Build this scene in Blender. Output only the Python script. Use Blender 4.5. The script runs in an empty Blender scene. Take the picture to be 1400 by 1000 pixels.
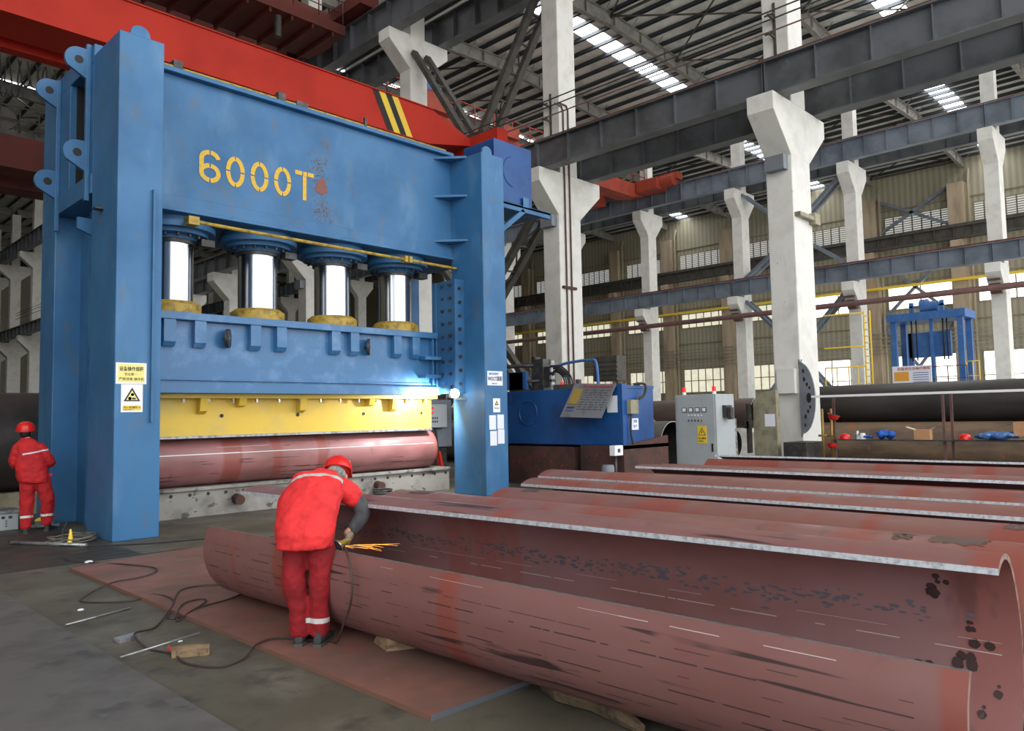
import bpy, bmesh, math, random
from mathutils import Vector, Matrix
random.seed(7)
sc = bpy.context.scene
C = bpy.data.collections.new('scene'); sc.collection.children.link(C)
PI = math.pi

# ------------------------------------------------------------------ mesh builder
class MB:
    def __init__(s): s.v = []; s.f = []; s.m = []; s.sm = []
    def add(s, vs, fs, mi=0, smooth=False):
        b = len(s.v); s.v += [tuple(v) for v in vs]
        for f in fs: s.f.append([b+i for i in f]); s.m.append(mi); s.sm.append(smooth)
        return s
    def box(s, x0, x1, y0, y1, z0, z1, mi=0):
        if x0 > x1: x0, x1 = x1, x0
        if y0 > y1: y0, y1 = y1, y0
        if z0 > z1: z0, z1 = z1, z0
        vs = [(x0,y0,z0),(x1,y0,z0),(x1,y1,z0),(x0,y1,z0),(x0,y0,z1),(x1,y0,z1),(x1,y1,z1),(x0,y1,z1)]
        return s.add(vs, [(0,3,2,1),(4,5,6,7),(0,1,5,4),(1,2,6,5),(2,3,7,6),(3,0,4,7)], mi)
    def bar(s, p, q, w, h=None, up=(0,0,1), mi=0):
        p = Vector(p); q = Vector(q); d = (q-p).normalized(); h = h or w
        u = Vector(up)
        if abs(d.dot(u)) > .98: u = Vector((1,0,0))
        a = d.cross(u).normalized(); b = a.cross(d).normalized()
        vs = []
        for c in (p, q):
            for sx, sy in ((-1,-1),(1,-1),(1,1),(-1,1)): vs.append(c + a*sx*w/2 + b*sy*h/2)
        return s.add(vs, [(0,1,2,3),(7,6,5,4),(0,4,5,1),(1,5,6,2),(2,6,7,3),(3,7,4,0)], mi)
    def tube(s, pts, r, n=10, mi=0, caps=True, smooth=True):
        pts = [Vector(p) for p in pts]; N = len(pts)
        rs = r if isinstance(r, (list, tuple)) else [r]*N
        vs = []; prev = None
        for i, p in enumerate(pts):
            d = (pts[min(i+1, N-1)] - pts[max(i-1, 0)]).normalized()
            if prev is None:
                u = Vector((0,0,1)) if abs(d.z) < .9 else Vector((1,0,0))
                a = d.cross(u).normalized()
            else:
                a = (prev - d*prev.dot(d)).normalized()
            prev = a; b = d.cross(a)
            for k in range(n):
                t = 2*PI*k/n; vs.append(p + (a*math.cos(t) + b*math.sin(t))*rs[i])
        fs = []
        for i in range(N-1):
            for k in range(n):
                k2 = (k+1) % n; fs.append((i*n+k, i*n+k2, (i+1)*n+k2, (i+1)*n+k))
        s.add(vs, fs, mi, smooth)
        if caps:
            b0 = len(s.v) - len(vs)
            s.f.append([b0+k for k in range(n)][::-1]); s.m.append(mi); s.sm.append(False)
            s.f.append([b0+(N-1)*n+k for k in range(n)]); s.m.append(mi); s.sm.append(False)
        return s
    def prism(s, prof, axis, a, b, mi=0, smooth=False, capmi=None):
        # prof 2D polygon; axis 'X': prof=(y,z); 'Y': (x,z); 'Z': (x,y)
        def mk(p, t):
            return {'X': (t, p[0], p[1]), 'Y': (p[0], t, p[1]), 'Z': (p[0], p[1], t)}[axis]
        n = len(prof); vs = [mk(p, a) for p in prof] + [mk(p, b) for p in prof]
        s.add(vs, [(i, (i+1) % n, n+(i+1) % n, n+i) for i in range(n)], mi, smooth)
        b0 = len(s.v)-2*n; cm = mi if capmi is None else capmi
        s.f.append([b0+i for i in range(n)][::-1]); s.m.append(cm); s.sm.append(False)
        s.f.append([b0+n+i for i in range(n)]); s.m.append(cm); s.sm.append(False)
        return s
    def lathe(s, prof, c=(0,0,0), n=24, mi=0, smooth=True, M=None):
        vs = []; c = Vector(c)
        for r, z in prof:
            for k in range(n):
                t = 2*PI*k/n; v = Vector((r*math.cos(t), r*math.sin(t), z))
                if M is not None: v = M @ v
                vs.append(v + c)
        fs = []
        for i in range(len(prof)-1):
            for k in range(n):
                k2 = (k+1) % n; fs.append((i*n+k, i*n+k2, (i+1)*n+k2, (i+1)*n+k))
        fs.append(tuple(range(n))[::-1]); fs.append(tuple((len(prof)-1)*n+k for k in range(n)))
        return s.add(vs, fs, mi, smooth)
    def ell(s, c, rx, ry, rz, n=16, m=10, M=None, mi=0):
        prof = [(math.sin(PI*i/m), -math.cos(PI*i/m)) for i in range(m+1)]
        vs = []; c = Vector(c)
        for r, z in prof:
            r = max(r, .001)
            for k in range(n):
                t = 2*PI*k/n; v = Vector((r*math.cos(t)*rx, r*math.sin(t)*ry, z*rz))
                if M is not None: v = M @ v
                vs.append(v+c)
        fs = []
        for i in range(m):
            for k in range(n):
                k2 = (k+1) % n; fs.append((i*n+k, i*n+k2, (i+1)*n+k2, (i+1)*n+k))
        fs.append(tuple(range(n))[::-1]); fs.append(tuple(m*n+k for k in range(n)))
        return s.add(vs, fs, mi, True)
    def build(s, name, mats, parent=None, bevel=0, fix=True, link=True):
        me = bpy.data.meshes.new(name); me.from_pydata(s.v, [], s.f)
        if not isinstance(mats, (list, tuple)): mats = [mats]
        for m in mats: me.materials.append(m)
        me.polygons.foreach_set('material_index', s.m); me.polygons.foreach_set('use_smooth', s.sm)
        if fix:
            bm = bmesh.new(); bm.from_mesh(me); bmesh.ops.recalc_face_normals(bm, faces=bm.faces)
            for e in bm.edges:
                if len(e.link_faces) == 2 and e.calc_face_angle(0) > .6: e.smooth = False
            bm.to_mesh(me); bm.free()
        me.update()
        o = bpy.data.objects.new(name, me); C.objects.link(o)
        if bevel:
            b = o.modifiers.new('bevel', 'BEVEL'); b.width = bevel; b.segments = 2; b.limit_method = 'ANGLE'; b.angle_limit = math.radians(50)
        if parent is not None: setp(o, parent)
        return o

def wloc(o):
    v = Vector((0,0,0))
    while o is not None:
        v += o.location; o = o.parent
    return v
def setp(o, parent):
    # children are built in world coordinates; shift their data to the parent's frame
    o.parent = parent
    if o.type == 'MESH' and parent.type == 'EMPTY':
        o.data.transform(Matrix.Translation(-wloc(parent)))
    elif o.type == 'MESH':
        w = wloc(parent)
        if w.length > 0: o.data.transform(Matrix.Translation(-w))
def thing(name, label, cat, loc=(0,0,0), group=None):
    o = bpy.data.objects.new(name, None); C.objects.link(o); o.location = loc; o.empty_display_size = .2
    return tag(o, label, cat, group)
def tag(o, label, cat, group=None):
    o['label'] = label; o['category'] = cat
    if group: o['group'] = group
    return o
def struct(o, label=None):
    o['kind'] = 'structure'
    if label: o['label'] = label
    return o

# ------------------------------------------------------------------ materials
def lin(c):
    return tuple(((x/255)/12.92 if x/255 <= .04045 else ((x/255+.055)/1.055)**2.4) for x in c) + (1,)
MATS = {}
def mat(name, c, rough=.5, metal=0.0, c2=None, ns=2.0, lo=.45, hi=.65, st=(1,1,1), layers=(), bump=0, bs=30, emit=None, es=1, spec=.5, rvar=0, amt=1.0, coat=0):
    m = bpy.data.materials.new(name); m.use_nodes = True; nt = m.node_tree; N = nt.nodes; L = nt.links
    b = N['Principled BSDF']; b.inputs['Roughness'].default_value = rough; b.inputs['Metallic'].default_value = metal
    b.inputs['Specular IOR Level'].default_value = spec; b.inputs['Coat Weight'].default_value = coat
    tc = N.new('ShaderNodeTexCoord'); col = None
    def noise(scale, stv, det=4, ro=.6):
        mp = N.new('ShaderNodeMapping'); mp.inputs['Scale'].default_value = stv; L.new(tc.outputs['Object'], mp.inputs['Vector'])
        n = N.new('ShaderNodeTexNoise'); n.inputs['Scale'].default_value = scale; n.inputs['Detail'].default_value = det; n.inputs['Roughness'].default_value = ro
        L.new(mp.outputs[0], n.inputs['Vector']); return n
    def ramp(n, lo, hi):
        r = N.new('ShaderNodeMapRange'); r.inputs['From Min'].default_value = lo; r.inputs['From Max'].default_value = hi; r.clamp = True
        L.new(n.outputs['Fac'], r.inputs['Value']); return r
    rgb = N.new('ShaderNodeRGB'); rgb.outputs[0].default_value = lin(c); col = rgb.outputs[0]
    lay = list(layers)
    if c2: lay.insert(0, (c2, ns, st, lo, hi, amt))
    first = None
    for (cc, s_, stv, l_, h_, a_) in lay:
        n = noise(s_, stv); r = ramp(n, l_, h_); 
        if first is None: first = r
        mu = N.new('ShaderNodeMath'); mu.operation = 'MULTIPLY'; mu.inputs[1].default_value = a_; L.new(r.outputs[0], mu.inputs[0])
        mx = N.new('ShaderNodeMix'); mx.data_type = 'RGBA'; L.new(mu.outputs[0], mx.inputs['Factor']); L.new(col, mx.inputs['A']); mx.inputs['B'].default_value = lin(cc)
        col = mx.outputs['Result']
    L.new(col, b.inputs['Base Color'])
    if rvar and first is not None:
        r2 = N.new('ShaderNodeMapRange'); r2.inputs['To Min'].default_value = rough; r2.inputs['To Max'].default_value = min(1, rough+rvar)
        L.new(first.outputs[0], r2.inputs['Value']); L.new(r2.outputs[0], b.inputs['Roughness'])
    if bump:
        n = noise(bs, (1,1,1), 5); bp = N.new('ShaderNodeBump'); bp.inputs['Strength'].default_value = bump; bp.inputs['Distance'].default_value = .02
        L.new(n.outputs['Fac'], bp.inputs['Height']); L.new(bp.outputs[0], b.inputs['Normal'])
    if emit:
        b.inputs['Emission Color'].default_value = lin(emit); b.inputs['Emission Strength'].default_value = es
    m['bsdf_col'] = 1; MATS[name] = m
    return m, col, nt, b
def M_(*a, **k): return mat(*a, **k)[0]

BLUE = M_('press_blue_paint', (52,108,154), .48, c2=(42,95,140), ns=.9, lo=.4, hi=.7, layers=[((88,96,102), 4, (1,1,.5), .56, .72, .5), ((112,148,178), 1.5, (1,1,.4), .55, .78, .4), ((64,70,76), 1.1, (1,1,.35), .6, .8, .35), ((74,64,54), 24, (1,1,1), .69, .73, .85)], bump=.12, bs=9, rvar=.15)
BLUED = M_('press_blue_side_paint', (54,106,150), .5, c2=(46,90,132), ns=1.1, layers=[((60,66,74), 4, (1,1,.7), .62, .78, .5), ((110,140,170), 2.1, (1,1,.3), .6, .8, .3)], bump=.12, bs=9)
BLUESL = M_('slide_blue_paint', (58,110,156), .3, c2=(96,136,180), ns=2.2, lo=.5, hi=.75, layers=[((80,90,105), 7, (.6,1,1), .62, .75, .5)], bump=.25, bs=4)
TANKB = M_('tank_blue_paint', (22,76,138), .4, c2=(16,60,114), ns=1.2, layers=[((90,100,110), 4, (1,1,.5), .68, .8, .5)], bump=.15, bs=5)
FRAMEB = M_('frame_blue_paint', (50,98,160), .5, c2=(70,110,165), ns=2)
YEL = M_('die_yellow_paint', (222,186,66), .45, c2=(206,178,86), ns=2.5, lo=.45, hi=.7, layers=[((180,160,100), 9, (1,1,1), .66, .74, .5)], bump=.1, bs=6)
YEL2 = M_('worn_yellow_paint', (176,146,52), .5, c2=(120,100,52), ns=9, layers=[((70,62,50), 20, (1,1,1), .62, .7, .7)], bump=.1)
YTXT = M_('stencil_yellow', (214,172,44), .6, c2=(196,160,60), ns=14, layers=[((92,110,130), 40, (1,1,1), .66, .7, .7)])
CHROME = M_('chromed_steel', (200,202,206), .2, 1.0, c2=(96,100,106), ns=1.0, st=(14,14,.02), lo=.5, hi=.62, amt=.6)  # dark vertical bands in the colour imitate reflections of the hall
RED = M_('crane_red_paint', (190,50,34), .6, spec=.25, c2=(174,44,32), ns=.5, layers=[((150,60,50), 3, (1,1,1), .7, .8, .4)])
RED2 = M_('old_crane_red_paint', (96,34,22), .7, c2=(74,30,22), ns=.9, layers=[((60,40,34), 4, (1,1,1), .6, .75, .6)])
RED3 = M_('orange_crane_paint', (158,62,42), .6, c2=(136,52,38), ns=1.2)
BLACKP = M_('black_paint', (30,29,28), .6)
CONC = M_('whitewashed_concrete', (224,223,217), .8, c2=(208,207,200), ns=1.6, lo=.45, hi=.7, layers=[((120,116,108), 7, (.7,.7,.45), .69, .73, .7), ((176,172,162), 2.2, (1,1,.3), .62, .8, .6)], bump=.15, bs=5)
BEIGE = M_('beige_column_paint', (176,158,134), .8, c2=(150,134,112), ns=1.2, st=(1,1,.2))
STEELB = M_('grey_beam_paint', (98,101,106), .45, c2=(76,78,80), ns=.7, layers=[((140,142,146), 2.5, (1,1,1), .64, .78, .4)], bump=.15, bs=1.5)
STEELB2 = M_('blue_grey_beam_paint', (116,126,138), .45, c2=(94,103,114), ns=.6, layers=[((160,168,180), 1.8, (1,1,1), .64, .78, .4)])
STEELD = M_('dark_steel_brace', (78,74,68), .6, c2=(58,56,52), ns=2)
PURL = M_('purlin_paint', (60,66,74), .5)
GIRD = M_('girder_grey_paint', (140,138,132), .6, c2=(116,114,110), ns=1.5)
RAILR = M_('rusty_rail', (120,52,38), .7, c2=(70,46,40), ns=3)
BROWNP = M_('brown_pipe_paint', (104,72,68), .6, c2=(84,62,58), ns=2)
DECKM = M_('roof_insulation_foil', (226,226,220), .5, .05, c2=(196,196,190), ns=.8, st=(1,1,1), layers=[((190,188,180), 2.6, (1,.35,1), .66, .74, .7)], bump=.5, bs=2.5)
STEELG = M_('ground_steel_edge', (196,202,210), .5, .25, c2=(160,164,170), ns=30, layers=[((110,110,114), 60, (1,1,1), .62, .7, .6)])
DKSTEEL = M_('dark_steel', (58,56,56), .45, .3, c2=(84,82,80), ns=6)
LTSTEEL = M_('bright_steel', (170,172,174), .35, .6, c2=(120,120,120), ns=12)
BASEM = M_('base_grey_peeling_paint', (140,137,130), .65, c2=(104,101,96), ns=2.0, lo=.45, hi=.7, layers=[((62,60,58), 6, (.7,.7,1.0), .6, .64, .85), ((172,172,168), 3, (1,1,1), .6, .8, .4)], bump=.2, bs=8)
GREYP = M_('cabinet_grey_paint', (170,176,178), .45, c2=(160,166,168), ns=1.5)
GREYD = M_('panel_grey_paint', (120,126,134), .5, c2=(104,110,118), ns=1.5)
WHITE = M_('white_enamel', (235,236,238), .5)
OFFW = M_('paper_white', (226,230,238), .7)
KHAKI = M_('khaki_machine_paint', (150,144,120), .6, c2=(122,116,96), ns=3, layers=[((86,80,66), 8, (1,1,1), .64, .7, .6)])
RUST = M_('rusty_steel', (80,50,42), .75, c2=(54,40,36), ns=2.2, layers=[((150,60,40), 7, (1,1,1), .6, .7, .6), ((40,36,34), 3, (1,1,.6), .58, .7, .7)], bump=.2, bs=8)
RUSTB = M_('rusty_pipe_brown', (116,96,76), .6, c2=(84,70,60), ns=2, st=(1,.3,1), layers=[((160,88,40), 3, (1,1.5,1), .6, .72, .7)], bump=.1, bs=8)
BLKPIPE = M_('mill_black_pipe', (62,58,56), .42, .2, c2=(44,42,42), ns=1.3, st=(1,.25,1), layers=[((84,72,62), 1.2, (1,.2,1), .55, .75, .6), ((150,150,150), 30, (1,.05,1), .72, .74, .5)], bump=.05)
GRYPIPE = M_('grey_steel_pipe', (108,104,100), .38, .4, c2=(84,78,74), ns=1.5, st=(1,.3,1))
BRNPIPE = M_('brown_steel_pipe', (104,88,80), .5, .1, c2=(86,70,64), ns=1.5, st=(1,.3,1))
WOOD = M_('split_wood', (134,112,84), .8, c2=(86,70,52), ns=6, st=(1,1,4), layers=[((60,50,40), 14, (2,.5,1), .6, .7, .6)], bump=.8, bs=14)
BARK = M_('dirty_wood', (92,78,58), .85, c2=(58,50,40), ns=7, layers=[((160,120,60), 16, (1,1,1), .64, .7, .7)], bump=1.0, bs=18)
CABLE = M_('black_cable', (40,38,38), .55)
CABLEB = M_('brown_hose', (62,50,46), .6)
RUBBER = M_('rubber_sole', (70,70,64), .7)
BOOT = M_('grey_work_shoe', (52,54,58), .7, c2=(40,42,44), ns=10)
SKIN = M_('skin', (190,140,112), .55)
GLOVE = M_('worn_cotton_glove', (150,140,126), .9, c2=(96,90,82), ns=14)
HELM = M_('red_helmet_plastic', (214,36,32), .25, c2=(196,32,30), ns=4, layers=[((240,200,190), 30, (1,1,1), .72, .75, .6)])
HAIR = M_('black_hair', (22,20,20), .7)
CLOTHB = M_('blue_work_cloth', (58,98,160), .9, c2=(120,150,190), ns=9, lo=.5, hi=.62)
CLOTHB2 = M_('royal_blue_cloth', (30,90,180), .8, c2=(22,66,140), ns=6)
CARD = M_('cardboard', (186,140,100), .85, c2=(170,124,86), ns=4)
CARDL = M_('cardboard_inside', (214,200,176), .85)
BRASS = M_('brass_tube', (170,140,70), .4, .5)
CHALK = M_('chalk_mark', (225,225,225), .9)
ORANGE = M_('orange_sparks', (255,150,40), .5, emit=(255,176,84), es=2.2)
SKY = M_('skylight_panel', (240,244,248), .4, emit=(255,255,255), es=10)
WINW = M_('bright_window_glass', (240,242,240), .2, emit=(255,254,248), es=2.2)
WINC = M_('cream_window_glass', (200,196,176), .2, c2=(120,112,92), ns=.8, emit=(232,228,204), es=.85)
LOUV = M_('louvre_daylight', (180,180,176), .4, emit=(220,222,220), es=.6)
TAN = M_('corrugated_tan', (150,142,120), .7)
LAMPW = M_('lamp_lens', (255,255,255), .3, emit=(255,255,250), es=40)
REDL = M_('red_beacon', (230,30,30), .3, emit=(255,30,30), es=.7)
YSIGN = M_('sign_yellow', (236,200,60), .5)
YPALE = M_('sign_pale_yellow', (238,226,140), .6, c2=(228,214,110), ns=50)
INK = M_('sign_ink', (52,54,60), .7)
INKB = M_('sign_blue_ink', (60,90,160), .7)
INKR = M_('sign_red_ink', (180,60,50), .7)
GREYS = M_('grey_board', (132,132,134), .5, .2, c2=(112,112,116), ns=3, layers=[((160,160,160), 14, (1,1,1), .64, .7, .5)])
YWORN = M_('faded_yellow_print', (170,140,60), .6, c2=(140,120,70), ns=40)

# floor: dark worn concrete
m, col, nt, b = mat('worn_workshop_floor', (98,95,83), .5, c2=(74,70,58), ns=.55, lo=.38, hi=.66, layers=[((122,120,110), 1.4, (1,.5,1), .52, .72, .6), ((50,48,42), 2.6, (1,1,1), .56, .7, .7), ((66,62,52), 9, (1,1,1), .55, .7, .4), ((140,140,134), 24, (1,.6,1), .72, .75, .5)], bump=.15, bs=14, rvar=.2)
FLOORM = m
DKPLATE = M_('dark_steel_floor_plate', (98,96,93), .5, .1, c2=(84,82,80), ns=1.3, layers=[((52,52,54), 3, (1,1,1), .58, .68, .6), ((98,90,80), 1.1, (1,1,1), .55, .75, .5)], bump=.05, rvar=.15)
RPLATE = M_('primer_red_plate', (130,90,80), .55, c2=(108,80,72), ns=1.0, lo=.4, hi=.66, layers=[((146,72,60), 2.0, (1,1,1), .58, .72, .6), ((92,82,72), 1.6, (1,1,1), .52, .7, .65), ((180,170,164), 20, (1,1,1), .74, .76, .5)], bump=.05, rvar=.2)

def pipe_mat(name, seedoff, base=(126,88,85), dark=(76,58,56), band=(136,64,50), dash=True, rough=.42, axis=1, black=(42,34,36)):
    # red primer: transverse darker-red bands along the axis, rows of dark press marks parallel to it
    m = bpy.data.materials.new(name); m.use_nodes = True; nt = m.node_tree; N = nt.nodes; L = nt.links
    b = N['Principled BSDF']; b.inputs['Roughness'].default_value = rough
    tc = N.new('ShaderNodeTexCoord')
    def mp(scale, loc=(0,0,0)):
        q = N.new('ShaderNodeMapping'); q.inputs['Scale'].default_value = scale; q.inputs['Location'].default_value = loc; L.new(tc.outputs['Object'], q.inputs['Vector']); return q
    def sc3(a, bb): return (bb, a, bb) if axis == 1 else (a, bb, bb)
    def nz(q, s, d=3, r=.5):
        n = N.new('ShaderNodeTexNoise'); n.inputs['Scale'].default_value = s; n.inputs['Detail'].default_value = d; n.inputs['Roughness'].default_value = r; L.new(q.outputs[0], n.inputs['Vector']); return n
    def rng(src, lo, hi, t0=0, t1=1):
        r = N.new('ShaderNodeMapRange'); r.clamp = True
        for k, v in (('From Min', lo), ('From Max', hi), ('To Min', t0), ('To Max', t1)): r.inputs[k].default_value = v
        L.new(src, r.inputs['Value']); return r.outputs[0]
    def mix(f, a, bcol, amt=1):
        mu = N.new('ShaderNodeMath'); mu.operation = 'MULTIPLY'; mu.inputs[1].default_value = amt; L.new(f, mu.inputs[0])
        x = N.new('ShaderNodeMix'); x.data_type = 'RGBA'; L.new(mu.outputs[0], x.inputs['Factor']); L.new(a, x.inputs['A']); x.inputs['B'].default_value = lin(bcol); return x.outputs['Result']
    rgb = N.new('ShaderNodeRGB'); rgb.outputs[0].default_value = lin(base); col = rgb.outputs[0]
    o = (seedoff*3.1, seedoff*1.7, seedoff*.9)
    col = mix(rng(nz(mp(sc3(.6, 1.6), o), 1.6).outputs['Fac'], .42, .68), col, (120,78,74), .8)
    col = mix(rng(nz(mp(sc3(2.1, .12), o), 1.0, 1).outputs['Fac'], .53, .58), col, band, .7)
    col = mix(rng(nz(mp(sc3(2.2, .9), o), 2.2).outputs['Fac'], .66, .75), col, dark, .42)
    if dash:
        # rows of marks: thin in the cross-section, long along the axis, broken up
        a = rng(nz(mp(sc3(.7, 22), o), 1.0, 1).outputs['Fac'], .63, .66)
        c = rng(nz(mp(sc3(1.5, 3.0), o), 1.3, 2).outputs['Fac'], .46, .56)
        mu = N.new('ShaderNodeMath'); mu.operation = 'MULTIPLY'; L.new(a, mu.inputs[0]); L.new(c, mu.inputs[1])
        col = mix(mu.outputs[0], col, black, .85)
    L.new(col, b.inputs['Base Color'])
    L.new(rng(nz(mp((1,1,1), o), 4).outputs['Fac'], .3, .7, rough-.08, rough+.14), b.inputs['Roughness'])
    return m
PIPE1 = pipe_mat('primer_red_pipe_front', 1.0)
PIPEIN = pipe_mat('pipe_inner_wall', 2.0, base=(132,98,98), band=(134,78,72), dash=False, dark=(46,44,48), rough=.5)
PIPEB = [pipe_mat('primer_red_pipe_%s' % w, 3.0+i, base=bc, dash=False, rough=.38) for i, (w, bc) in enumerate((('a',(134,94,86)),('b',(126,86,78)),('c',(132,86,77))))]
PIPEX = pipe_mat('primer_red_pipe_in_press', 9.0, base=(154,104,104), axis=0)

# corrugated wall
m = bpy.data.materials.new('corrugated_wall_sheet'); m.use_nodes = True; nt = m.node_tree; N = nt.nodes; L = nt.links; b = N['Principled BSDF']; b.inputs['Roughness'].default_value = .6
tc = N.new('ShaderNodeTexCoord'); w = N.new('ShaderNodeTexWave'); w.bands_direction = 'Y'; w.inputs['Scale'].default_value = .55; w.inputs['Distortion'].default_value = 0
L.new(tc.outputs['Object'], w.inputs['Vector']); mx = N.new('ShaderNodeMix'); mx.data_type = 'RGBA'; mx.inputs['A'].default_value = lin((150,145,124)); mx.inputs['B'].default_value = lin((172,166,144))
L.new(w.outputs['Fac'], mx.inputs['Factor']); L.new(mx.outputs['Result'], b.inputs['Base Color'])
bp = N.new('ShaderNodeBump'); bp.inputs['Strength'].default_value = .3; bp.inputs['Distance'].default_value = .05; L.new(w.outputs['Fac'], bp.inputs['Height']); L.new(bp.outputs[0], b.inputs['Normal'])
WALLM = m

def text(s, loc, size, m, parent, name='lettering', face='-Y', sx=1.0, thick=.002, bold=0):
    cu = bpy.data.curves.new('t', 'FONT'); cu.body = s; cu.size = size; cu.extrude = thick; cu.offset = bold; cu.resolution_u = 2
    o = bpy.data.objects.new('t', cu); C.objects.link(o); bpy.context.view_layer.update()
    me = bpy.data.meshes.new_from_object(o.evaluated_get(bpy.context.evaluated_depsgraph_get())); bpy.data.objects.remove(o)
    me.name = name; me.materials.clear(); me.materials.append(m)
    R = {'-Y': Matrix.Rotation(PI/2, 4, 'X'), '-X': Matrix.Rotation(-PI/2, 4, 'Z') @ Matrix.Rotation(PI/2, 4, 'X')}[face] if isinstance(face, str) else face
    me.transform(Matrix.Translation(loc) @ R @ Matrix.Diagonal((sx, 1, 1, 1)))
    ob = bpy.data.objects.new(name, me); C.objects.link(ob); setp(ob, parent); return ob

# ------------------------------------------------------------------ camera
pit, yaw, rol, fpx, H = 0.06526954, 0.77033097, -0.01877708, 1041.52, 1.7
fw = Vector((math.cos(yaw)*math.cos(pit), math.sin(yaw)*math.cos(pit), math.sin(pit)))
rt = Vector((math.sin(yaw), -math.cos(yaw), 0)); up = rt.cross(fw)
r2 = rt*math.cos(rol)+up*math.sin(rol); u2 = -rt*math.sin(rol)+up*math.cos(rol)
cam = bpy.data.cameras.new('camera'); co = bpy.data.objects.new('camera', cam); C.objects.link(co)
cam.sensor_width = 36; cam.lens = fpx/1400*36; cam.clip_end = 500; cam.clip_start = .05
mw = Matrix((( r2.x, u2.x, -fw.x, 0), (r2.y, u2.y, -fw.y, 0), (r2.z, u2.z, -fw.z, H), (0,0,0,1))); co.matrix_world = mw
sc.camera = co

# ================================================================== SETTING
f = MB(); f.box(-60, 23.9, -8, 140, -.3, 0); struct(f.build('floor', FLOORM), 'worn dark concrete workshop floor')
f = MB(); f.box(23.9, 130, -8, 140, -.3, 0); struct(f.build('floor', M_('bounce_bay_floor', (178,176,168), .6, c2=(156,154,146), ns=.3)), 'floor of the middle and far bays, made pale to bounce light upward')  # floor colour lightened here so it throws light up to the roof
f = MB(); f.box(-90, 160, -140, -8, -.3, 0); struct(f.build('floor', M_('bounce_yard', (214,212,206), .8, c2=(196,194,188), ns=.3)), 'added pale ground outside the open side, bounces sky light onto the roof')  # unseen bright ground, added to reflect sky light onto the ceiling
RAX = 22.4; RBX = 56.0; RCX = 88.0
w = MB(); w.box(RCX, RCX+.3, -12, 135, 0, 27.5); struct(w.build('wall_far', WALLM), 'tan corrugated sheet wall at the far side of the hall')
w = MB(); w.box(-14.3, RCX, 135, 135.3, 0, 29); struct(w.build('wall_end', WALLM), 'tan corrugated end wall of the hall')
w = MB(); w.box(-14.3, -14, 4, 135, 0, 27); struct(w.build('wall_left', WALLM), 'unseen tan corrugated side wall of the hall, cut short to set the side light')  # out of view; its extent controls how much light reaches the side faces

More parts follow.
